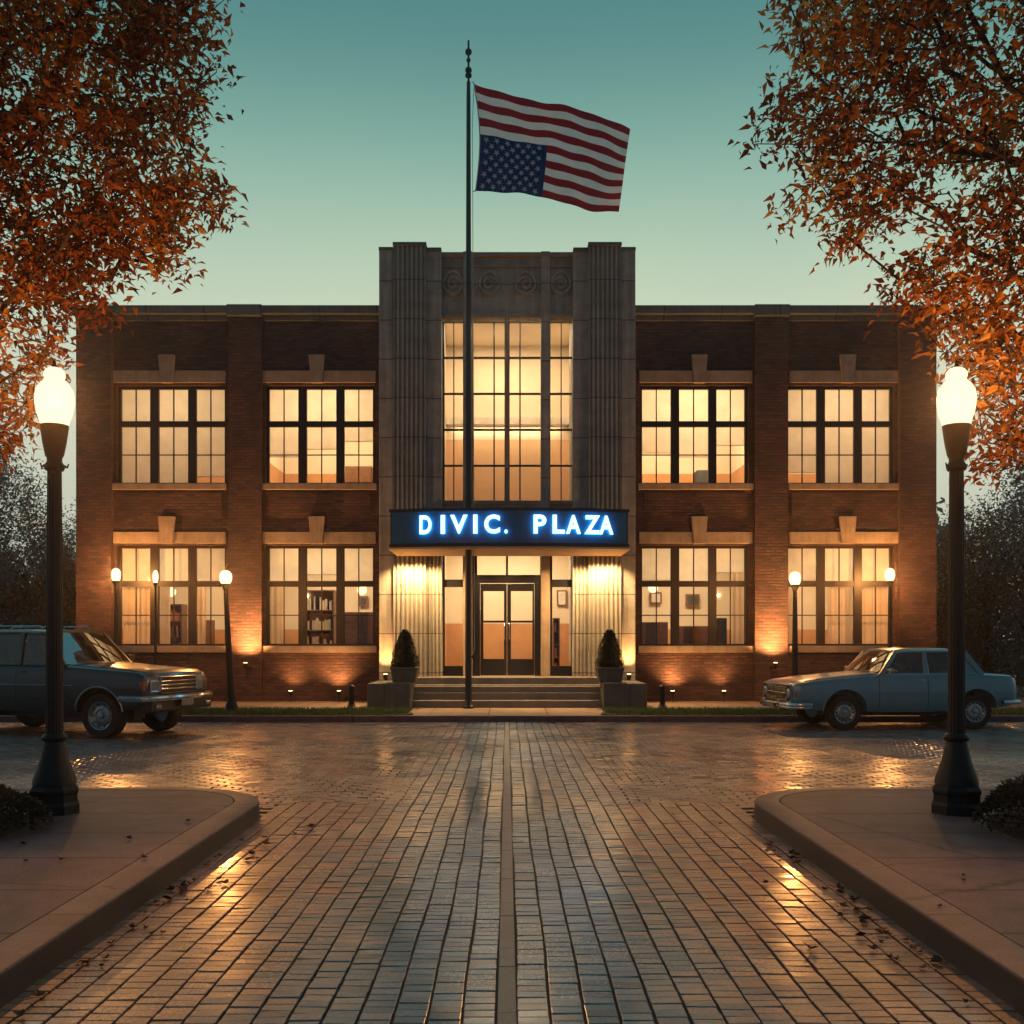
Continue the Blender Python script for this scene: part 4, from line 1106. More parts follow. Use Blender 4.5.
# ================================================================== CARS
def interp_stations(st, x):
    """st sorted by decreasing x"""
    if x >= st[0][0]: return st[0]
    for a, b in zip(st, st[1:]):
        if b[0] <= x <= a[0]:
            t = (a[0]-x)/(a[0]-b[0]); return tuple(p+(q-p)*t for p, q in zip(a, b))
    return st[-1]
def section(s):
    x, zb, wb, zm, wm, zs, ws, zc = s
    # half section, bottom centre to top centre
    return [(0, zb), (wb*.6, zb), (wb, zb+.015), (wm-.02, zb+.10), (wm, zm), (wm-.012, (zm+zs)/2), (ws+(wm-ws)*.45, zs-.06), (ws, zs-.012), (ws-.06, zs+(zc-zs)*.25+.004), (ws*.55, zs+(zc-zs)*.75), (0, zc)]
def body_loft(st, dx, nsub=3):
    xs = []
    for a, b in zip(st, st[1:]):
        for k in range(nsub): xs.append(a[0]+(b[0]-a[0])*k/nsub)
    xs.append(st[-1][0])
    mb = MB(); V = []; rings = []
    for x in xs:
        h = section(interp_stations(st, x))
        ring = [(x+dx, y, z) for y, z in h] + [(x+dx, -y, z) for y, z in h[-2:0:-1]]
        rings.append(len(V)); V += ring
    n = len(ring); F = []
    for i in range(len(xs)-1):
        for k in range(n): F.append((rings[i]+k, rings[i]+(k+1) % n, rings[i+1]+(k+1) % n, rings[i+1]+k))
    F.append(tuple(rings[0]+k for k in range(n-1, -1, -1))); F.append(tuple(rings[-1]+k for k in range(n)))
    mb.add(V, F); return mb
def cut(ob, cutters):
    for c in cutters:
        m = ob.modifiers.new('b', 'BOOLEAN'); m.operation = 'DIFFERENCE'; m.object = c; m.solver = 'EXACT'
    dg = bpy.context.evaluated_depsgraph_get(); dg.update()
    me = bpy.data.meshes.new_from_object(ob.evaluated_get(dg))
    ob.modifiers.clear(); old = ob.data; ob.data = me; bpy.data.meshes.remove(old)
    for c in cutters: bpy.data.objects.remove(c)
    me.polygons.foreach_set('use_smooth', [True]*len(me.polygons)); me.set_sharp_from_angle(angle=R(28))
def wheel(t, x, y, r, w, style):
    """y sign tells the outward side"""
    s = 1 if y > 0 else -1
    h = MB(); h.lathe([(r*.63, -w/2*.9), (r*.76, -w/2), (r*.95, -w/2), (r, -w/2*.7), (r, w/2*.7), (r*.95, w/2), (r*.76, w/2), (r*.62, w/2*.88), (r*.60, 0)], 36, (x, y, r), 'y', cap=False)
    rt = h.build('wheel', M['rubber'], t, smooth=40)
    b = MB(); o = s*w/2; q = .89
    b.lathe([(r*.70*q, o*.98), (r*.66*q, o*.96), (r*.62*q, o*.70), (r*.52*q, o*.55), (r*.50*q, o*.66), (r*.34*q, o*.80), (r*.30*q, o*.62), (r*.16*q, o*.62), (r*.15*q, o*.92), (r*.08*q, o*.98), (.004, o*.98)], 32, (x, y, r), 'y', cap=False)
    b.lathe([(r*.61, o*.1), (.004, o*.1)], 20, (x, y, r), 'y', cap=False)
    n = 10 if style == 'suv' else 14
    for k in range(n):
        a = 2*PI*k/n; ra = r*.50; yy = y+o*.62
        c = Vector((x+ra*math.cos(a), yy, r+ra*math.sin(a)))
        e_ = Vector((math.cos(a), 0, math.sin(a)))
        b.beam(c-e_*r*.06, c+e_*r*.06, .022, .014, (0,1,0), mi=1)
    rm = b.build('rim', [M['rim'], M['black']], None, smooth=30); rm.parent = rt
def arc_lip(t, x, r, sy, st, dx, rad, mat):
    pts = []
    for k in range(15):
        a0_ = .17 if RW > .35 else .07; a = a0_+(PI-2*a0_)*(k/14)
        px = x+r*math.cos(a); pz = RW+r*math.sin(a)
        s = interp_stations(st, px-dx); sec = section(s)
        # body half width at this height
        w = sec[3][0]
        for (w0, z0), (w1, z1) in zip(sec[2:], sec[3:]):
            if z0 <= pz <= z1: w = w0+(w1-w0)*(pz-z0)/max(1e-6, z1-z0); break
        pts.append((px, sy*(w+.004), pz))
    b = MB(); b.tube(pts, rad, 6); b.build('wheel_arch_trim', mat, t, smooth=60)
def side_y(st, x, z):
    sec = section(interp_stations(st, x))
    for (w0, z0), (w1, z1) in zip(sec[2:], sec[3:]):
        if z0 <= z <= z1 and z1 > z0: return w0+(w1-w0)*(z-z0)/(z1-z0)
    return sec[4][0]
def seat(t, x, y, z):
    b = MB(); b.bbox(x-.25, x+.25, y-.24, y+.24, z, z+.14, .04); b.bbox(x-.36, x-.22, y-.24, y+.24, z+.10, z+.62, .04)
    b.bbox(x-.35, x-.26, y-.12, y+.12, z+.64, z+.78, .03); b.build('seat', M['interior'], t)
def glass_quad(t, name, pts, mat, thick=0):
    b = MB(); b.add(pts, [tuple(range(len(pts)))]); return b.build(name, mat, t, fixn=False)

def build_car(kind, label, cat, group=None):
    global RW
    suv = kind == 'suv'
    t = thing('four_wheel_drive' if suv else 'sedan_car', label, cat, (0,0,0), 0, group)
    if suv:
        RW = .37; wb = 2.78; tr = 1.44; W = .24
        st = [(.86,.52,.70,.80,.80,.97,.76,1.00),(.83,.48,.76,.80,.85,1.035,.80,1.07),(.72,.46,.78,.80,.87,1.08,.82,1.115),(.45,.45,.80,.80,.88,1.105,.83,1.155),
              (-.1,.42,.81,.80,.89,1.135,.835,1.20),(-.50,.40,.82,.80,.89,1.16,.835,1.235),(-.68,.40,.82,.80,.89,1.17,.835,1.24),(-1.6,.40,.82,.80,.89,1.175,.835,1.21),(-2.9,.41,.82,.80,.89,1.18,.835,1.21),
              (-3.4,.46,.81,.82,.885,1.18,.83,1.20),(-3.62,.52,.78,.84,.86,1.17,.81,1.19),(-3.66,.56,.74,.84,.83,1.15,.79,1.165)]
        paint = M['paint_dark']; ra = .46
        belt = 1.175; roof = 1.79
        Af, At = -.70, -1.20; Cb, Ct = -3.60, -3.42; yb, yt = .815, .665
        pil = [(-1.66, -1.70), (-2.62, -2.64)]
    else:
        RW = .315; wb = 2.45; tr = 1.32; W = .19
        st = [(.93,.44,.60,.60,.70,.765,.68,.785),(.90,.40,.66,.60,.745,.82,.715,.845),(.80,.37,.69,.58,.775,.85,.735,.88),(.50,.34,.715,.58,.79,.885,.745,.935),(.0,.32,.73,.58,.80,.93,.755,.985),
              (-.45,.31,.73,.58,.805,.965,.75,1.025),(-.75,.30,.73,.58,.805,.985,.745,1.045),(-1.5,.30,.73,.58,.805,.985,.745,1.03),(-2.4,.31,.73,.58,.805,.98,.745,1.02),
              (-2.75,.34,.72,.58,.80,.975,.735,1.01),(-3.15,.40,.70,.60,.775,.955,.71,.985),(-3.24,.46,.66,.62,.74,.91,.67,.93)]
        paint = M['paint_blue']; ra = .405
        belt = .985; roof = 1.455
        Af, At = -.66, -1.00; Cb, Ct = -2.62, -2.32; yb, yt = .715, .575
        pil = [(-1.53, -1.55)]
    dx = wb/2
    body = body_loft(st, dx).build('body', paint, t)
    cs = []
    for ax in (0, -wb):
        for s in (-1, 1):
            c = MB(); c.lathe([(ra, -.30), (ra, .30)], 40, (ax+dx, s*.78, RW+.01), 'y')
            cs.append(c.build('cutter', M['black'], None))
    cut(body, cs)
    for ax in (0, -wb):
        for s in (-1, 1):
            wheel(t, ax+dx, s*(tr/2), RW, W, kind)
            arc_lip(t, ax+dx, ra+.012, s, st, dx, .017 if suv else .014, paint if not suv else M['rim'])
        b = MB(); b.tube([(ax+dx, -tr/2, RW), (ax+dx, tr/2, RW)], .05, 8); b.box(ax+dx-.12, ax+dx+.12, -.14, .14, RW-.1, RW+.1); b.build('axle', M['black'], t)
    b = MB(); b.box(-wb/2+.4, wb/2-.35, -.5, .5, .24 if not suv else .30, .34 if not suv else .45); b.build('underbody', M['black'], t)
    # roof
    b = MB(); V = []; F = []
    n = 10
    xs = [At+dx+.04-(At-Ct+.08)*k/n for k in range(n+1)]
    for k, x in enumerate(xs):
        e = min(1, min(k, n-k)/2.0); dz = -.035*(1-e)
        for y, z in ((yt+.02, roof-.085), (yt+.026, roof-.06), (yt-.02, roof-.028), (yt*.6, roof-.006), (0, roof), (-yt*.6, roof-.006), (-yt+.02, roof-.028), (-yt-.026, roof-.06), (-yt-.02, roof-.085)):
            V.append((x, y, z+dz*.8))
    for k in range(n):
        for j in range(8): F.append((k*9+j, (k+1)*9+j, (k+1)*9+j+1, k*9+j+1))
        F.append((k*9+8, (k+1)*9+8, (k+1)*9, k*9))
    F += [tuple(range(9)), tuple(n*9+j for j in range(8, -1, -1))]
    b.add(V, F); b.build('roof', paint, t, smooth=50)
    # pillars
    zt = roof-.07
    def bp(x, s, inset=0.0): return Vector((x+dx, s*(yb-inset), belt-.01))
    def tp(x, s, inset=0.0): return Vector((x+dx, s*(yt+.005-inset), zt))
    for s in (-1, 1):
        for q_ in ([(bp(Af, s), tp(At, s), .05, .055, (0, s, 0)), (bp(Cb+.03, s), tp(Ct+.02, s), .05, .10, (1, 0, 0))]
                   + [(bp(p0, s), tp(p1, s), .035, .06 if not suv else .09, (1, 0, 0)) for (p0, p1) in pil]):
            b = MB(); b.beam(*q_); b.build('pillar', paint, t)
    if not suv:
        for s in (-1, 1):   # solid rear quarter panel
            b = MB()
            q = [bp(-2.30, s, .004), bp(Cb-.02, s, .004), tp(Ct-.02, s, .004), tp(-2.16, s, .004)]
            b.add([p for p in q]+[p-Vector((0, s*.03, 0)) for p in q], [(0,1,2,3),(7,6,5,4),(0,4,5,1),(1,5,6,2),(2,6,7,3),(3,7,4,0)])
            b.build('quarter_panel', paint, t)
    # belt rail
    b = MB()
    for s in (-1, 1): b.tube([(Af+dx, s*(yb+.012), belt+.002), ((Af+Cb)/2+dx, s*(yb+.016), belt+.004), (Cb+dx, s*(yb+.012), belt)], .011, 6)
    b.build('belt_moulding', M['chrome'] if not suv else M['black'], t, smooth=60)
    # glass
    edges = [(Af-.02, At-.02)] + pil + [(Cb+.05 if suv else -2.30, Ct+.04 if suv else -2.16)]
    for s in (-1, 1):
        for (a0, a1), (b0, b1) in zip(edges, edges[1:]):
            glass_quad(t, 'side_window', [bp(a0, s, .012), bp(b0, s, .012), tp(b1, s, .012), tp(a1, s, .012)], M['carglass'])
            if suv or True:
                fr_ = MB(); fr_.tube([bp(a0-.05, s, .0), tp(a1-.035, s, .0), tp(b1+.035, s, .0), bp(b0+.035, s, .0)], .012, 5); fr_.build('window_trim', M['black'] if suv else M['chrome'], t, smooth=60)
    # windscreen and rear window, slightly bowed
    def bowed(name, x0, z0, y0, x1, z1, y1, bowx, mat):
        b = MB(); V = []; F = []; nn = 8; mm = 4
        for j in range(mm+1):
            v = j/mm
            for i in range(nn+1):
                u = i/nn*2-1; yy = (y0+(y1-y0)*v)*u
                V.append((x0+(x1-x0)*v+bowx*(1-u*u)+dx, yy, z0+(z1-z0)*v+.015*math.sin(PI*v)))
        for j in range(mm):
            for i in range(nn): F.append((j*(nn+1)+i, j*(nn+1)+i+1, (j+1)*(nn+1)+i+1, (j+1)*(nn+1)+i))
        b.add(V, F); return b.build(name, mat, t, smooth=180, fixn=False)
    bowed('windscreen', Af, belt+.03, yb-.02, At, zt+.005, yt-.01, .08, M['screen_glass'])
    bowed('rear_window', Cb, belt, yb-.03, Ct, zt, yt-.01, -.06, M['screen_glass'])
    b = MB(); b.tube([(Af+.08+dx, .5*k, belt+.055) for k in (-1.1, 0, .1)], .007, 5); b.tube([(Af+.06+dx, .2+.5*k, belt+.05) for k in (0, .9)], .007, 5); b.build('wiper', M['black'], t)
    # interior
    for sx_, z in ((-1.35, .52), (-2.2 if not suv else -2.3, .52)):
        for y in (-.34, .34): seat(t, sx_+dx, y, z+(.12 if suv else 0))
    b = MB(); b.bbox(Af-.38+dx, Af-.02+dx, -.66, .66, belt-.16, belt+.01, .04); b.build('dashboard', M['interior'], t)
    b = MB(); sw = []
    sy = .34
    for k in range(17):
        a = 2*PI*k/16; sw.append((Af-.48+dx+.06*math.sin(a), sy+.19*math.cos(a), belt+.0+.17*math.sin(a)))
    b.tube(sw, .014, 6); b.tube([(Af-.3+dx, sy, belt-.05), (Af-.48+dx, sy, belt)], .02, 6); b.build('steering_wheel', M['black'], t)
    # door seams, handles, mirror
    def seam(x, s, z0, z1, name='door_seam'):
        pts = [(x+dx, s*(side_y(st, x, z0+(z1-z0)*k/10)+.001), z0+(z1-z0)*k/10) for k in range(11)]
        b = MB(); b.tube(pts, .0055, 4); b.build(name, M['black'], t)
    zb_ = st[6][1]+.06
    if suv: sx_ = [-.62, -1.66, -2.45]
    else: sx_ = [-.62, -1.53, -2.15]
    for x in sx_:
        for s in (-1, 1): seam(x, s, zb_, belt-.02)
    for s in (-1, 1):
        for x in (sx_[1]+.14, sx_[2]+.14):
            z = belt-.10; y = side_y(st, x, z)
            b = MB(); b.tube([(x-.06+dx, s*y, z), (x-.05+dx, s*(y+.03), z), (x+.05+dx, s*(y+.03), z), (x+.06+dx, s*y, z)], .009, 6); b.build('door_handle', M['chrome'] if not suv else M['black'], t, smooth=60)
        z = .66 if not suv else .86
        pts = [(x+dx, s*(side_y(st, x, z)+.003), z) for x in [(-.50-(.02*k)*((wb-1.0)/.38)) for k in range(20)]]
        b = MB(); b.tube(pts, .010 if suv else .005, 5); b.build('side_moulding', M['rim'] if suv else paint, t)
        if suv:
            z = .62
            pts = [(x+dx, s*(side_y(st, x, z)+.003), z) for x in [(-.52-(.02*k)*((wb-1.0)/.38)) for k in range(20)]]
            b = MB(); b.tube(pts, .016, 5); b.build('side_moulding', M['black'], t)
        # mirror
        b = MB(); mx_ = Af-.13+dx; y = yb+.02
        b.tube([(mx_, s*(y-.03), belt+.02), (mx_, s*(y+.06), belt+.06)], .012, 6)
        b.bbox(mx_-.03, mx_+.03, s*(y+.04), s*(y+.04+.16), belt+.03, belt+(.16 if suv else .11), .02)
        b.build('wing_mirror', M['black'] if suv else M['chrome'], t)
    xf = st[0][0]+dx; xr = st[-1][0]+dx
    # bonnet shut lines
    for s in (-1, 1):
        b = MB(); pts = []
        for k in range(12):
            x = .82-(1.38)*k/11; sec = section(interp_stations(st, x)); pts.append((x+dx, s*sec[8][0], sec[8][1]+.001))
        b.tube(pts, .005, 4); b.build('bonnet_seam', M['black'], t)
    if not suv:
        # front: full width grille of upright bars, round lamps at the ends
        b = MB(); b.bbox(xf-.02, xf+.012, -.655, .655, .525, .775, .01); b.build('grille_back', M['black'], t)
        g = MB()
        g.tube([(xf+.025, y, z) for y, z in ((-.67, .505), (-.67, .79), (.67, .79), (.67, .505), (-.67, .505))], .022, 6)
        for k in range(14):
            y = -.455+.07*k; g.bbox(xf+.012, xf+.040, y-.017, y+.017, .52, .78, .004)
        g.tube([(xf+.036, -.46, .65), (xf+.036, .46, .65)], .010, 6)
        g.build('grille', M['chrome'], t, smooth=50)
        for s in (-1, 1):
            h = MB(); c = (xf+.0, s*.565, .655)
            v = []; 
            h.lathe([(.088, 0), (.088, .03), (.080, .04), (.06, .05), (.02, .056), (.002, .057)], 20, (0,0,0))
            h.v = [(c[0]+p[2], c[1]+p[0], c[2]+p[1]) for p in h.v]; hl = h.build('headlight', M['lamp_glass'], t, smooth=50)
            h = MB(); h.tube([(c[0]+.035, c[1]+.092*math.cos(2*PI*k/20), c[2]+.092*math.sin(2*PI*k/20)) for k in range(21)], .011, 6); r_ = h.build('bezel', M['chrome'], None, smooth=60); r_.parent = hl
            h = MB(); h.bbox(xf-.11, xf-.01, s*.715, s*.748, .60, .68, .015); h.build('indicator', M['amber'], t)
        b = MB()
        bp_ = [(xf-.30, -.80), (xf-.02, -.80), (xf+.07, -.70), (xf+.11, -.35), (xf+.12, 0), (xf+.11, .35), (xf+.07, .70), (xf-.02, .80), (xf-.30, .80)]
        for z, r_ in ((.455, .038), (.405, .030)): b.tube([(x, y, z) for x, y in bp_], r_, 8)
        for y in (-.36, .36): b.bbox(xf+.10, xf+.165, y-.03, y+.03, .36, .53, .02)
        b.build('front_bumper', M['chrome'], t, smooth=50)
        b = MB(); b.bbox(xf+.02, xf+.05, -.55, .55, .36, .52, .01); b.build('valance', M['black'], t)
        b = MB(); b.bbox(xf+.15, xf+.16, -.17, .17, .37, .46, .003); b.build('number_plate', M['plate'], t)
        b = MB(); b.tube([(x, y, .48) for x, y in ((xr+.30, -.80), (xr-.02, -.78), (xr-.09, -.6), (xr-.11, 0), (xr-.09, .6), (xr-.02, .78), (xr+.30, .80))], .042, 8); b.build('rear_bumper', M['chrome'], t, smooth=50)
        for s in (-1, 1):
            b = MB(); b.bbox(xr-.02, xr+.05, s*.50, s*.70, .66, .80, .02); b.build('tail_light', M['redlens'], t)
    else:
        b = MB(); b.bbox(xf-.02, xf+.012, -.46, .46, .735, .985, .01); b.build('grille_back', M['black'], t)
        g = MB(); g.tube([(xf+.022, y, z) for y, z in ((-.46, .735), (-.46, .99), (.46, .99), (.46, .735), (-.46, .735))], .018, 6)
        for z in (.80, .862, .925): g.bbox(xf+.01, xf+.035, -.45, .45, z-.012, z+.012, .005)
        g.build('grille', M['chrome'], t, smooth=50)
        for s in (-1, 1):
            h = MB(); h.bbox(xf-.03, xf+.02, s*.49, s*.71, .77, .94, .02); hl = h.build('headlight', M['lamp_glass'], t)
            h = MB(); h.tube([(xf+.018, s*y, z) for y, z in ((.485, .765), (.485, .945), (.715, .945), (.715, .765), (.485, .765))], .009, 5); r_ = h.build('bezel', M['chrome'], None); r_.parent = hl
            h = MB(); h.bbox(xf-.20, xf-.005, s*.735, s*.85, .78, .93, .02); h.build('indicator', M['amber'], t)
            h = MB(); h.bbox(xf+.12, xf+.155, s*.60, s*.72, .50, .56, .015); h.build('fog_light', M['lamp_glass'], t)
        b = MB(); pts = [(xf-.42, -.905), (xf+.0, -.90), (xf+.10, -.80), (xf+.15, -.4), (xf+.155, 0), (xf+.15, .4), (xf+.10, .80), (xf+.0, .90), (xf-.42, .905)]
        for (x0_, y0_), (x1_, y1_) in zip(pts, pts[1:]): b.beam((x0_, y0_, .665), (x1_, y1_, .665), .07, .085)
        b.tube([(x, y, .665) for x, y in pts], .046, 8)
        b.build('front_bumper', M['chrome'], t, smooth=40)
        b = MB(); b.bbox(xf-.10, xf+.12, -.80, .80, .44, .615, .03); b.build('valance', M['black'], t)
        b = MB(); b.bbox(xf+.205, xf+.215, -.16, .16, .52, .63, .003); b.build('number_plate', M['plate'], t)
        b = MB(); b.bbox(xr-.12, xr+.02, -.86, .86, .52, .66, .03); b.build('rear_bumper', M['chrome'], t)
        for s in (-1, 1):
            b = MB(); b.bbox(xr-.01, xr+.05, s*.70, s*.84, .80, 1.10, .02); b.build('tail_light', M['redlens'], t)
            b = MB(); b.tube([(At-.2+dx, s*.56, roof-.01), (At-.24+dx, s*.56, roof+.045), (Ct+.3+dx, s*.56, roof+.045), (Ct+.26+dx, s*.56, roof-.01)], .014, 6); b.build('roof_rail', M['chrome'], t, smooth=60)
    return t, wb, tr
def place(t, lx, ly, px, Y, rz):
    c, s = math.cos(rz), math.sin(rz)
    t.rotation_euler = (0, 0, rz); t.location = (wx(px, Y)-(lx*c-ly*s), Y-(lx*s+ly*c), 0.0)
t, wb, tr = build_car('sedan', 'pale blue green old saloon car with chrome grille parked right of the building entrance', 'car')
place(t, wb/2, tr/2+.09, 845, 17.72, PI+R(6))
t, wb, tr = build_car('suv', 'dark slate four wheel drive with chrome bumper standing on the left side of the street', 'suv')
place(t, wb/2, -tr/2-.11, 100, 16.2, -R(18))

# ================================================================== TREES
def inside(poly, x, y):
    c = False; n = len(poly)
    for i in range(n):
        x0, y0 = poly[i]; x1, y1 = poly[i-1]
        if (y0 > y) != (y1 > y) and x < (x1-x0)*(y-y0)/(y1-y0)+x0: c = not c
    return c
def edge_dist(poly, x, y):
    d = 1e9; n = len(poly)
    for i in range(n):
        x0, y0 = poly[i-1]; x1, y1 = poly[i]
        l2 = (x1-x0)**2+(y1-y0)**2; t = max(0, min(1, ((x-x0)*(x1-x0)+(y-y0)*(y1-y0))/l2)) if l2 else 0
        d = min(d, math.hypot(x-x0-t*(x1-x0), y-y0-t*(y1-y0)))
    return d
def leaf_faces(b, c, d, up, l, w, tint):
    sd = d.cross(up)
    if sd.length < 1e-4: sd = Vector((1,0,0))
    sd.normalize(); n_ = sd.cross(d).normalized()
    m1 = c+d*l*.35; fold = n_*w*.35; tip = c+d*l-n_*l*.18
    b.add([c, m1+sd*w*.5+fold, tip, m1-sd*w*.5+fold, c+d*l*.5], [(0,1,4),(1,2,4),(2,3,4),(3,0,4)], tint=tint)
def grow_tree(name, label, poly_px, Yc, trunk, dens, mat, depth=1.7, leaf=.10, perattr=9, group=None, seed=1, spread=.13, fork=3.0, golden=True):
    rs = random.Random(seed)
    poly = [(wx(px, Yc), wz(py, Yc)) for px, py in poly_px]
    minx, maxx = min(p[0] for p in poly), max(p[0] for p in poly); minz, maxz = min(p[1] for p in poly), max(p[1] for p in poly)
    t = thing(name, label, 'tree', trunk, 0, group)
    T0 = Vector(trunk)
    A = []
    tries = 0
    while len(A) < dens and tries < dens*60:
        tries += 1
        x = rs.uniform(minx, maxx); z = rs.uniform(minz, maxz)
        if not inside(poly, x, z): continue
        # clumpy density
        d = edge_dist(poly, x, z)
        h = depth*min(1.0, .28+d/1.6)
        if d < .10: continue
        y = Yc + rs.uniform(-.55*h, h)
        nz = noise.noise(Vector((x*.95, y*.8, z*.95+seed*7)))*.5+.5+.25*noise.noise(Vector((x*2.3, y*2, z*2.3+seed)))
        if nz < .30+.2*rs.random(): continue
        A.append(Vector((x, y, z)))
    # trunk nodes
    P = [T0.copy()]; par = [-1]; plen = [0.0]
    top = Vector((T0.x+(0.25 if T0.x < 0 else -.25), T0.y+.3, fork))
    for k in range(1, 6):
        P.append(T0.lerp(top, k/5)); par.append(k-1); plen.append(0)
    base = top
    # a few leaders
    lead = []
    for k in range(7):
        tgt = rs.choice(A).lerp(Vector((T0.x, Yc, maxz*.8)), .35)
        lead.append(tgt)
    A.sort(key=lambda p: (p-base).length)
    arr = np.zeros((90000, 3)); pl = np.zeros(90000); cnt = 0
    for p in P[3:]:
        arr[cnt] = p; pl[cnt] = 0; cnt += 1
    idx = [3, 4, 5]
    def connect(a, step=.28):
        nonlocal cnt
        dv = arr[:cnt]-np.array(a[:]); dist = np.sqrt((dv**2).sum(1))
        j = int(np.argmin(dist+.30*pl[:cnt])); src = idx[j]; s = P[src]
        dd = (a-s).length; n = max(1, int(dd/step)); prev = src
        bend = Vector((rs.gauss(0,1), rs.gauss(0,1), abs(rs.gauss(0,1)))).normalized()*dd*.10
        for k in range(1, n+1):
            u = k/n; q = s.lerp(a, u)+bend*math.sin(PI*u)
            P.append(q); par.append(prev); ln = pl[j]+dd*u; plen.append(ln); prev = len(P)-1
            arr[cnt] = q; pl[cnt] = ln; idx.append(prev); cnt += 1
        return prev
    for a in lead: connect(a, .4)
    ends = [connect(a) for a in A]
    n = len(P); w = np.zeros(n)
    for e in ends: w[e] += 1
    for i in range(n-1, 0, -1): w[par[i]] += w[i]
    rad = lambda i: max(.003, .0036*w[i]**.46) if i > 5 else .0048*max(w[5], 1)**.46*(1+.10*(5-i))
    # chains -> tubes
    kids = [[] for _ in range(n)]
    for i in range(1, n): kids[par[i]].append(i)
    tb = MB(); lb = MB()
    stack = [(0, None)]
    tb_small = MB()
    while stack:
        s, frm = stack.pop()
        chain = ([frm] if frm is not None else [])+[s]
        while kids[chain[-1]]:
            ks = sorted(kids[chain[-1]], key=lambda k: -w[k])
            for o in ks[1:]: stack.append((o, chain[-1]))
            chain.append(ks[0])
        if len(chain) < 2: continue
        rr = [rad(i) for i in chain]
        if frm is not None: rr[0] = rr[1]
        sides = 12 if rr[0] > .06 else (6 if rr[0] > .015 else 4)
        (tb if rr[0] > .02 else tb_small).tube([P[i] for i in chain], rr, sides)
    tb.build('trunk', M['bark'], t, smooth=60, fixn=False)
    tb_small.build('twigs', M['bark'], t, fixn=False)
    for e in ends:
        e0 = P[e]; pdir = (e0-P[par[e]]); pdir = pdir.normalized() if pdir.length > 0 else Vector((0,0,1))
        tone = .5+.55*noise.noise(e0*.8)
        for _ in range(perattr):
            c = e0 - pdir*rs.uniform(0, .30) + Vector([max(-1.5*spread, min(1.5*spread, rs.gauss(0, spread))) for _q in range(3)])
            d = (pdir*.6+Vector((rs.gauss(0,1), rs.gauss(0,1), rs.gauss(-.45,.8)))*.75).normalized()
            up = Vector((rs.gauss(0,.8), rs.gauss(0,.8), 1)).normalized()
            l = leaf*rs.uniform(.5, 1.4)
            leaf_faces(lb, c, d, up, l, l*rs.uniform(.34, .5), min(1, max(0, tone+rs.gauss(0, .18))))
    lb.build('crown', mat, t, tint=True, fixn=False)
    return t
LEFT = [(-330,-300),(100,-320),(236,-110),(222,0),(203,18),(229,44),(212,66),(196,74),(228,82),(239,118),(205,132),(226,165),(246,214),(226,230),(203,208),(186,240),(162,270),(134,262),(112,280),(128,305),(96,312),(62,326),(46,356),(36,398),(22,436),(0,458),(-100,480),(-330,330)]
RIGHT = [(784,-110),(782,0),(785,20),(803,34),(774,70),(744,90),(760,122),(768,138),(795,128),(808,158),(776,188),(789,222),(822,192),(838,214),(818,246),(862,240),(886,256),(852,296),(872,314),(922,325),(938,318),(952,335),(946,365),(976,402),(986,430),(964,466),(1002,480),(1030,470),(1180,500),(1380,320),(1400,-280),(1000,-330)]
grow_tree('maple_tree', 'autumn tree with rust brown leaves overhanging the left street lamp', LEFT, 9.8, (-7.5, 9.0, .14), 3000, M['leaf'], leaf=.108, perattr=17, group='autumn trees over the street corners', seed=3)
grow_tree('maple_tree', 'autumn tree with rust brown leaves overhanging the right street lamp', RIGHT, 9.8, (7.7, 9.0, .14), 3000, M['leaf'], leaf=.108, perattr=17, group='autumn trees over the street corners', seed=8)

def leaf_cloud(b, c, r, n, l, rs, clumps=40, flat=1.0, hollow=.35):
    cl = []
    while len(cl) < clumps:
        p = Vector((rs.uniform(-1,1), rs.uniform(-1,1), rs.uniform(-1,1)))
        if hollow < p.length < 1: cl.append(p)
    for _ in range(n):
        p = rs.choice(cl)+Vector((rs.gauss(0,.15), rs.gauss(0,.15), rs.gauss(0,.15)))
        q = Vector((c[0]+p.x*r[0], c[1]+p.y*r[1], c[2]+p.z*r[2]))
        if q.z < .12: continue
        d = Vector((rs.gauss(0,1), rs.gauss(0,1), rs.gauss(.1,.8))).normalized(); up = Vector((rs.gauss(0,1), rs.gauss(0,1), 1)).normalized()
        ll = l*rs.uniform(.6, 1.3); sd = d.cross(up).normalized()
        b.add([q, q+d*ll*.45+sd*ll*.25, q+d*ll, q+d*ll*.45-sd*ll*.25], [(0,1,2,3)], tint=min(1, max(0, .5+.6*noise.noise(q*.5)+rs.gauss(0,.15))))
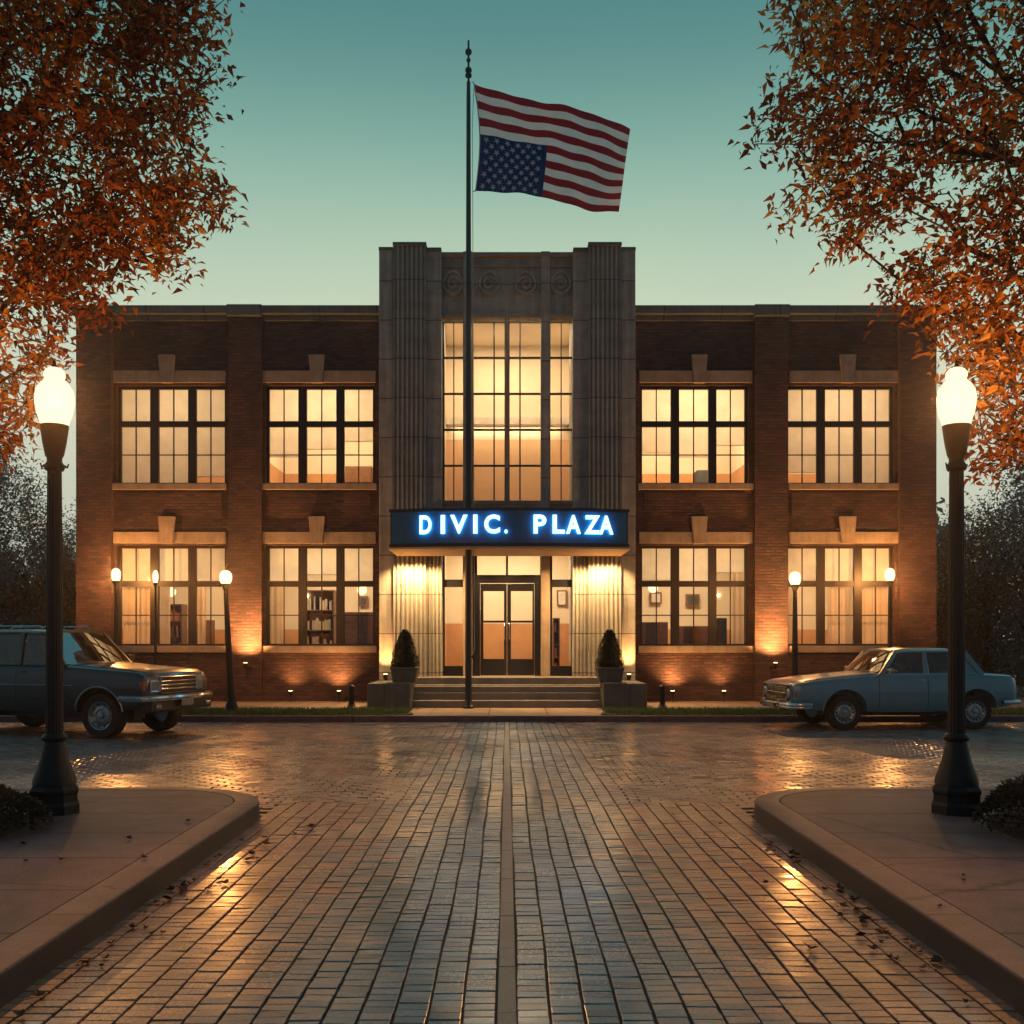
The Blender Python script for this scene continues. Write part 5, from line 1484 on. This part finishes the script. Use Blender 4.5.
def bg_tree(name, label, px, Y, top_py, rx, h0, n, l, mat, seed, cat='tree', group=None, clumps=45, twigs=14):
    rs = random.Random(seed); x = wx(px, Y); zt = wz(top_py, Y); cz = (zt+h0)/2
    t = thing(name, label, cat, (x, Y, .08), 0, group)
    b = MB(); leaf_cloud(b, (x, Y, cz), (rx, rx*.9, (zt-h0)/2), n, l, rs, clumps); 
    b.build('crown', mat, t, tint=True, fixn=False)
    b = MB(); b.tube([(x, Y, .08), (x+.1, Y, cz*.6), (x, Y, cz*1.2)], [.02*zt+.05, .015*zt+.03, .02], 8)
    for k in range(twigs):
        a = rs.uniform(0, 2*PI); e = rs.uniform(.3, 1.0); z0 = h0*.5+rs.uniform(.1,.5)*(zt-h0)
        p1 = Vector((x+rx*e*math.cos(a), Y+rx*e*math.sin(a)*.9, min(zt*1.0, z0+rs.uniform(.25,.5)*(zt-h0))))
        p0 = Vector((x, Y, z0)); m_ = p0.lerp(p1, .5)+Vector((0,0,.1*zt))
        b.tube([p0, m_, p1], [.035, .022, .006], 5)
        for q in range(3):
            pp = p0.lerp(p1, rs.uniform(.5,1)); b.tube([pp, pp+Vector((rs.gauss(0,.5), rs.gauss(0,.5), rs.uniform(.2,.9)))], [.014, .003], 4)
    b.build('trunk', M['bark'], t, fixn=False)
bg_tree('grey_tree', 'tall grey green tree in the haze at the far left edge', -22, 33, 436, 2.3, .5, 26000, .12, M['leaf_gray'], 11, clumps=60)
bg_tree('grey_tree', 'small grey tree top showing just left of the building corner', 68, 44, 512, 1.6, 1.0, 12000, .13, M['leaf_gray'], 12, clumps=40)
bg_tree('bush', 'rust coloured bush between the left street lamp and the building corner', 82, 26.6, 556, 1.2, .1, 13000, .09, M['leaf_bg'], 13, 'bush', clumps=60)
bg_tree('bush', 'brown leafless looking bush behind the left street lamp', 34, 28, 520, 1.7, .1, 15000, .095, M['leaf_bg'], 14, 'bush', clumps=60)
bg_tree('bush', 'dark bush behind the roof of the four wheel drive at the left edge', -18, 27, 560, 1.6, .1, 12000, .10, M['leaf_gray'], 15, 'bush', clumps=60)
bg_tree('grey_tree', 'tall grey brown tree in the haze at the far right edge', 1022, 33, 452, 2.5, .5, 28000, .12, M['leaf_gray'], 21, clumps=60)
bg_tree('grey_tree', 'small grey tree top showing just right of the building corner', 945, 44, 512, 1.3, 1.0, 11000, .13, M['leaf_gray'], 22, clumps=40)
bg_tree('bush', 'rust coloured bush beside the right corner of the building', 938, 26.6, 552, 1.25, .1, 13000, .09, M['leaf_bg'], 23, 'bush', clumps=60)
bg_tree('bush', 'brown bush behind the right street lamp', 985, 28, 505, 1.9, .1, 16000, .095, M['leaf_bg'], 24, 'bush', clumps=60)
bg_tree('bush', 'dark bush behind the boot of the sedan at the right edge', 1042, 27, 545, 1.8, .1, 13000, .10, M['leaf_gray'], 25, 'bush', clumps=60)
rs = random.Random(5); b = MB()
for k in range(46):
    x = rs.choice((-1, 1))*rs.uniform(17, 75); y = rs.uniform(42, 70); h = rs.uniform(4.5, 7.5)
    leaf_cloud(b, (x, y, h*.5), (3.2, 3, h*.5), 900, .55, rs, 30)
w_ = b.build('woods', M['leaf_gray'], tint=True, fixn=False); tag(w_, 'dim wood far behind the building', 'woods', kind='stuff')

# shrubs in the near beds
def shrub(label, c, rx, ry, h, seed):
    rs = random.Random(seed); t = thing('shrub', label, 'shrub', (c[0], c[1], .15), 0, 'low shrubs beside the near pavements')
    b = MB()
    for k in range(230):
        a = rs.uniform(0, 2*PI); e = rs.random()**.5
        p1 = Vector((c[0]+rx*e*math.cos(a), c[1]+ry*e*math.sin(a), .15+h*math.sqrt(max(0, 1-e*e))*rs.uniform(.8, 1.12)+.03))
        p0 = Vector((c[0]+rx*e*.5*math.cos(a), c[1]+ry*e*.5*math.sin(a), .14)); b.tube([p0, p0.lerp(p1, .6)+Vector((0,0,.04)), p1], [.006, .005, .002], 4)
    b.build('stem', M['bark'], t, fixn=False)
    b = MB()
    for _ in range(15000):
        a = rs.uniform(0, 2*PI); e = rs.random()**.5
        e2 = e*(1+.08*math.sin(a*4+seed)); zmax = h*math.sqrt(max(0, 1-e*e))*(1+.22*noise.noise(Vector((c[0]+e*math.cos(a)*4, e*math.sin(a)*4, seed))))
        q = Vector((c[0]+rx*e2*math.cos(a), c[1]+ry*e2*math.sin(a), .15+zmax*(1-abs(rs.gauss(0,.25)))+.02))
        if q.z < .15: continue
        d = Vector((math.cos(a)*e+rs.gauss(0,.6), math.sin(a)*e+rs.gauss(0,.6), rs.uniform(.0,1.2))).normalized(); up = Vector((rs.gauss(0,1), rs.gauss(0,1), 1))
        l = rs.uniform(.025, .05); leaf_faces(b, q, d, up, l, l*.5, min(1, max(0, .4+.7*noise.noise(q*3)+rs.gauss(0,.2))))
    b.build('foliage', M['shrub'], t, tint=True, fixn=False)
shrub('low dark shrub at the foot of the left street lamp', (-4.55, 7.55), .95, .95, .36, 1)
shrub('low brown shrub at the foot of the right street lamp', (4.62, 7.45), .98, 1.0, .50, 2)

# fallen leaves
def litter_mesh(seed):
    rs = random.Random(seed); b = MB(); 
    l = .06; pts = []
    for k in range(10):
        a = 2*PI*k/10; r = l*(.55 if k % 2 else 1.0)*rs.uniform(.7, 1.1)*(.5 if k in (4,5,6) else .8); pts.append((r*math.cos(a), r*math.sin(a)*.75, .010+.022*abs(math.sin(a))*rs.uniform(.3,1.2)))
    b.add([(0,0,.004)]+pts, [(0, k+1, (k+1) % 10+1) for k in range(10)], tint=rs.uniform(0, .9))
    b.tube([(-l*.4,0,.006), (-l*1.0,.008,.012)], .0015, 4, tint=.1)
    return b
protos = []
for s_ in range(4):
    o = litter_mesh(40+s_).build('fallen_leaf', M['litter'], tint=True, fixn=False); protos.append(o)
rs = random.Random(77); first = set()
def drop(x, y, z, label, group):
    k = rs.randrange(4); p = protos[k]
    if k in first: o = p.copy(); col.objects.link(o)
    else: o = p; first.add(k)
    s_ = rs.uniform(.5, 1.25); o.location = (x, y, z); o.rotation_euler = (rs.gauss(0,.15), rs.gauss(0,.15), rs.uniform(0, 6.28)); o.scale = (s_, s_, s_)
    tag(o, label, 'leaf', group)
for sx, lab in ((-1, 'dead brown leaf lying on wet bricks along the left kerb'), (1, 'dead brown leaf lying on wet bricks along the right kerb')):
    for k in range(38):
        if k < 30: y = rs.choice((4.9, 5.6, 6.4, 7.3))+rs.gauss(0, .22); x = EX-.06-abs(rs.gauss(0, .13))
        else: y = rs.uniform(4.2, 9.2); x = EX-.05-abs(rs.gauss(0, .32))
        drop(sx*x, y, .002, lab, 'fallen leaves along the near kerbs')

for sx, lab in ((-1, 'dead brown leaf lying on the left pavement'), (1, 'dead brown leaf lying on the right pavement')):
    for k in range(7):
        drop(sx*(EX+.15+abs(rs.gauss(0, .9))), rs.uniform(4.6, 9.3), .152, lab, 'fallen leaves on the near pavements')

# ================================================================== ROOM CONTENTS seen through the windows
def cabinet(px0, px1, py0, py1, Y, label, mat='wood', d=.45, name='cabinet', shelves=0):
    x0, x1, z0, z1 = wx(px0, Y), wx(px1, Y), wz(py1, Y), wz(py0, Y)
    fl = .76 if z1 < 4.4 else 5.06
    t = thing(name, label, name.replace('_', ' '), ((x0+x1)/2, Y, fl))
    b = MB()
    if shelves:
        b.box(x0, x0+.03, Y, Y+d, fl, z1); b.box(x1-.03, x1, Y, Y+d, fl, z1); b.box(x0+.03, x1-.03, Y+d-.02, Y+d, fl, z1)
        b.build('side_panel', M[mat], t)
        b = MB()
        for k in range(shelves+1):
            z = fl+.02+(z1-fl-.05)*k/shelves; b.box(x0+.031, x1-.031, Y+.005, Y+d-.021, z, z+.03)
        b.build('shelf', M[mat], t)
        b = MB(); rs2 = random.Random(int(px0))
        for k in range(shelves):
            z = fl+.05+(z1-fl-.05)*k/shelves; x = x0+.05
            while x < x1-.1:
                w = rs2.uniform(.03, .09); h = rs2.uniform(.5, .85)*(z1-fl)/shelves*.8
                if rs2.random() < .8: b.box(x, x+w*.92, Y+.06, Y+.3, z+.001, z+h)
                x += w
        b.build('books', M['paper'] if rs2.random() < .5 else M['dado'], t)
    else:
        b.bbox(x0, x1, Y, Y+d, fl, z1, .015); b.build('carcass', M[mat], t)
        b = MB(); n = max(2, int((z1-fl)/.35))
        for k in range(n): b.bbox(x0+.03, x1-.03, Y-.02, Y-.002, fl+.03+(z1-fl-.05)*k/n, fl+(z1-fl-.05)*(k+1)/n, .006)
        b.build('drawer', M[mat], t)
cabinet(303, 334, 590, 640, 26.6, 'open shelf of papers seen in the middle of the lower window left of the entrance', 'wood', shelves=4, name='bookcase')
cabinet(343, 374, 612, 640, 25.7, 'low oak cabinet behind the lower window next to the left stone pier', 'wood')
cabinet(642, 668, 622, 640, 25.6, 'low oak cabinet behind the lower window next to the right stone pier', 'wood')
cabinet(716, 727, 618, 640, 25.7, 'narrow grey drawer unit behind the lower window left of the right pilaster', 'planter', name='drawer_unit')
cabinet(676, 710, 626, 640, 26.0, 'low wooden sideboard behind the middle of the lower window right of the entrance', 'wood', name='sideboard')
cabinet(345, 372, 466, 480, 27.6, 'oak cupboard behind the upper window next to the left stone pier', 'wood', name='cupboard')
cabinet(697, 712, 470, 480, 27.6, 'dark cupboard behind the upper window right of the entrance', 'planter', name='cupboard')
cabinet(166, 182, 604, 640, 26.4, 'bookcase behind the middle of the lower far left window', 'wood', shelves=4, name='bookcase')
cabinet(196, 210, 620, 640, 25.8, 'small oak cabinet behind the lower far left window', 'wood')
cabinet(553, 560, 618, 655, 26.2, 'tall shelf standing inside the glazing right of the front doors', 'wood', shelves=4, name='bookcase')
def picture(px0, px1, py0, py1, Y, label, mat='dado'):
    x0, x1, z0, z1 = wx(px0, Y), wx(px1, Y), wz(py1, Y), wz(py0, Y)
    t = thing('framed_picture', label, 'picture', ((x0+x1)/2, Y+.06, z0))
    b = MB(); b.bbox(x0, x1, Y+.03, Y+.09, z0, z1, .01); b.build('frame', M['wood'], t)
    b = MB(); b.box(x0+.05, x1-.05, Y+.02, Y+.029, z0+.05, z1-.05); b.build('print', M[mat], t)
picture(359, 368, 596, 606, 28.45, 'small framed picture above the cabinet left of the entrance', 'planter')
picture(650, 662, 592, 604, 28.45, 'framed picture above the cabinet right of the entrance', 'paper')
picture(686, 700, 594, 606, 28.45, 'wide framed picture above the sideboard right of the entrance', 'planter')
picture(135, 146, 598, 610, 28.45, 'framed picture in the far left lower room', 'paper')
def pendant(px, py, Y, zc_, label, r=.13):
    x, z = wx(px, Y), wz(py, Y)
    t = thing('pendant_lamp', label, 'lamp', (x, Y, z), 0, 'pendant lamps inside the rooms')
    b = MB(); b.tube([(x, Y, z+r*.9), (x, Y, zc_)], .012, 5); b.build('cord', M['black'], t)
    b = MB(); b.lathe([(r*math.sin(PI*i/10)+.002, -r*math.cos(PI*i/10)) for i in range(11)], 16, (x, Y, z), cap=False); b.build('globe', M['globe_small'], t, smooth=180)
pendant(362, 590, 26.9, 4.34, 'glowing pendant lamp behind the right pane of the lower window left of the entrance')
pendant(653, 588, 26.9, 4.34, 'glowing pendant lamp behind the left pane of the lower window right of the entrance')
pendant(171, 592, 26.9, 4.34, 'glowing pendant lamp in the far left lower room')
# framed notice in the lobby
t = thing('framed_picture', 'small framed picture on the lobby wall right of the doors', 'picture', (wx(562, 27.3), 27.36, 2.6))
b = MB(); x0, x1, z0, z1 = wx(557, 27.3), wx(567, 27.3), wz(606, 27.3), wz(590, 27.3); b.bbox(x0, x1, 27.33, 27.39, z0, z1, .01); b.build('frame', M['wood'], t)
b = MB(); b.box(x0+.04, x1-.04, 27.322, 27.329, z0+.04, z1-.04); b.build('print', M['paper'], t)

# ================================================================== CAMERA, SKY, LIGHT
cd = bpy.data.cameras.new('camera'); cam = bpy.data.objects.new('camera', cd); col.objects.link(cam)
cam.location = (0, 0, 1.6); cam.rotation_euler = (PI/2, 0, 0)
cd.sensor_width = 36; cd.lens = 36*1000/1024; cd.shift_y = 128/1024; cd.shift_x = 5/1024; cd.clip_end = 2000; cd.clip_start = .05
sc.camera = cam
w = bpy.data.worlds.new('World'); sc.world = w; w.use_nodes = True
nt = w.node_tree
for n_ in list(nt.nodes): nt.nodes.remove(n_)
out = nt.nodes.new('ShaderNodeOutputWorld'); bg = nt.nodes.new('ShaderNodeBackground')
tc = nt.nodes.new('ShaderNodeTexCoord'); sep = nt.nodes.new('ShaderNodeSeparateXYZ')
L(nt, tc, 'Generated', sep, 'Vector')
# dusk sky: warm pale band above the horizon fading to deep teal, brightened overhead to add teal light
rp = ramp(nt, [(0.0, (.42, .47, .42)), (.16, (.50, .56, .46)), (.29, (.52, .60, .46)), (.37, (.34, .49, .39)), (.45, (.145, .335, .30)), (.54, (.042, .150, .165)), (.72, (.075, .28, .33)), (1.0, (.075, .28, .35))])
rp.color_ramp.interpolation = 'B_SPLINE'
L(nt, sep, 'Z', rp, 'Fac')
nz = nt.nodes.new('ShaderNodeTexNoise'); nz.inputs['Scale'].default_value = 1.6; nz.inputs['Detail'].default_value = 3
L(nt, tc, 'Generated', nz, 'Vector')
nr = ramp(nt, [(.3, (.90, .92, .95)), (.7, (1.07, 1.05, 1.0))]); L(nt, nz, 'Fac', nr, 'Fac')
m1 = nt.nodes.new('ShaderNodeMix'); m1.data_type = 'RGBA'; m1.blend_type = 'MULTIPLY'; m1.inputs[0].default_value = 1
L(nt, rp, 'Color', m1, 6); L(nt, nr, 'Color', m1, 7)
# the side of the sky away from the afterglow is darker and bluer
ar = ramp(nt, [(.25, (.18, .27, .42)), (.75, (1, 1, 1))])
mr = nt.nodes.new('ShaderNodeMapRange'); mr.inputs['From Min'].default_value = -1; mr.inputs['From Max'].default_value = 1
L(nt, sep, 'Y', mr, 'Value'); L(nt, mr, 'Result', ar, 'Fac')
m2 = nt.nodes.new('ShaderNodeMix'); m2.data_type = 'RGBA'; m2.blend_type = 'MULTIPLY'; m2.inputs[0].default_value = 1
L(nt, m1, 2, m2, 6); L(nt, ar, 'Color', m2, 7)
L(nt, m2, 2, bg, 'Color'); bg.inputs['Strength'].default_value = 1.0
sky = nt.nodes.new('ShaderNodeTexSky'); sky.sky_type = 'NISHITA'; sky.sun_disc = False; sky.sun_elevation = R(1.0); sky.sun_rotation = R(0); sky.dust_density = 2.0
bg2 = nt.nodes.new('ShaderNodeBackground'); bg2.inputs['Strength'].default_value = 0.02
L(nt, sky, 'Color', bg2, 'Color')
ads = nt.nodes.new('ShaderNodeAddShader'); L(nt, bg, 'Background', ads, 0); L(nt, bg2, 'Background', ads, 1)
L(nt, ads, 'Shader', out, 'Surface')
hz = MB(); hz.box(-150, 150, -25, 160, -1.2, 17); hm, hnt, hout = nmat('evening_haze')
pv = N(hnt, 'ShaderNodeVolumePrincipled'); pv.inputs['Color'].default_value = (.92, .93, .95, 1); pv.inputs['Density'].default_value = HAZE; pv.inputs['Anisotropy'].default_value = .9
L(hnt, pv, 'Volume', hout, 'Volume')
if HAZE > 0:
    h_ = hz.build('haze', hm); tag(h_, 'thin evening haze hanging over the whole street', 'haze', kind='stuff')
sc.cycles.volume_bounces = 0
sc.view_settings.view_transform = 'Standard'; sc.view_settings.look = 'None'; sc.view_settings.exposure = 0.15; sc.view_settings.gamma = 1
sc.cycles.use_denoising = True
sc.cycles.max_bounces = 8; sc.cycles.diffuse_bounces = 3; sc.cycles.glossy_bounces = 3; sc.cycles.transparent_max_bounces = 12; sc.cycles.transmission_bounces = 2
sc.cycles.sample_clamp_indirect = 6.0; sc.cycles.caustics_reflective = False; sc.cycles.caustics_refractive = False
for o in list(bpy.data.objects):
    if '_org' in o: del o['_org']
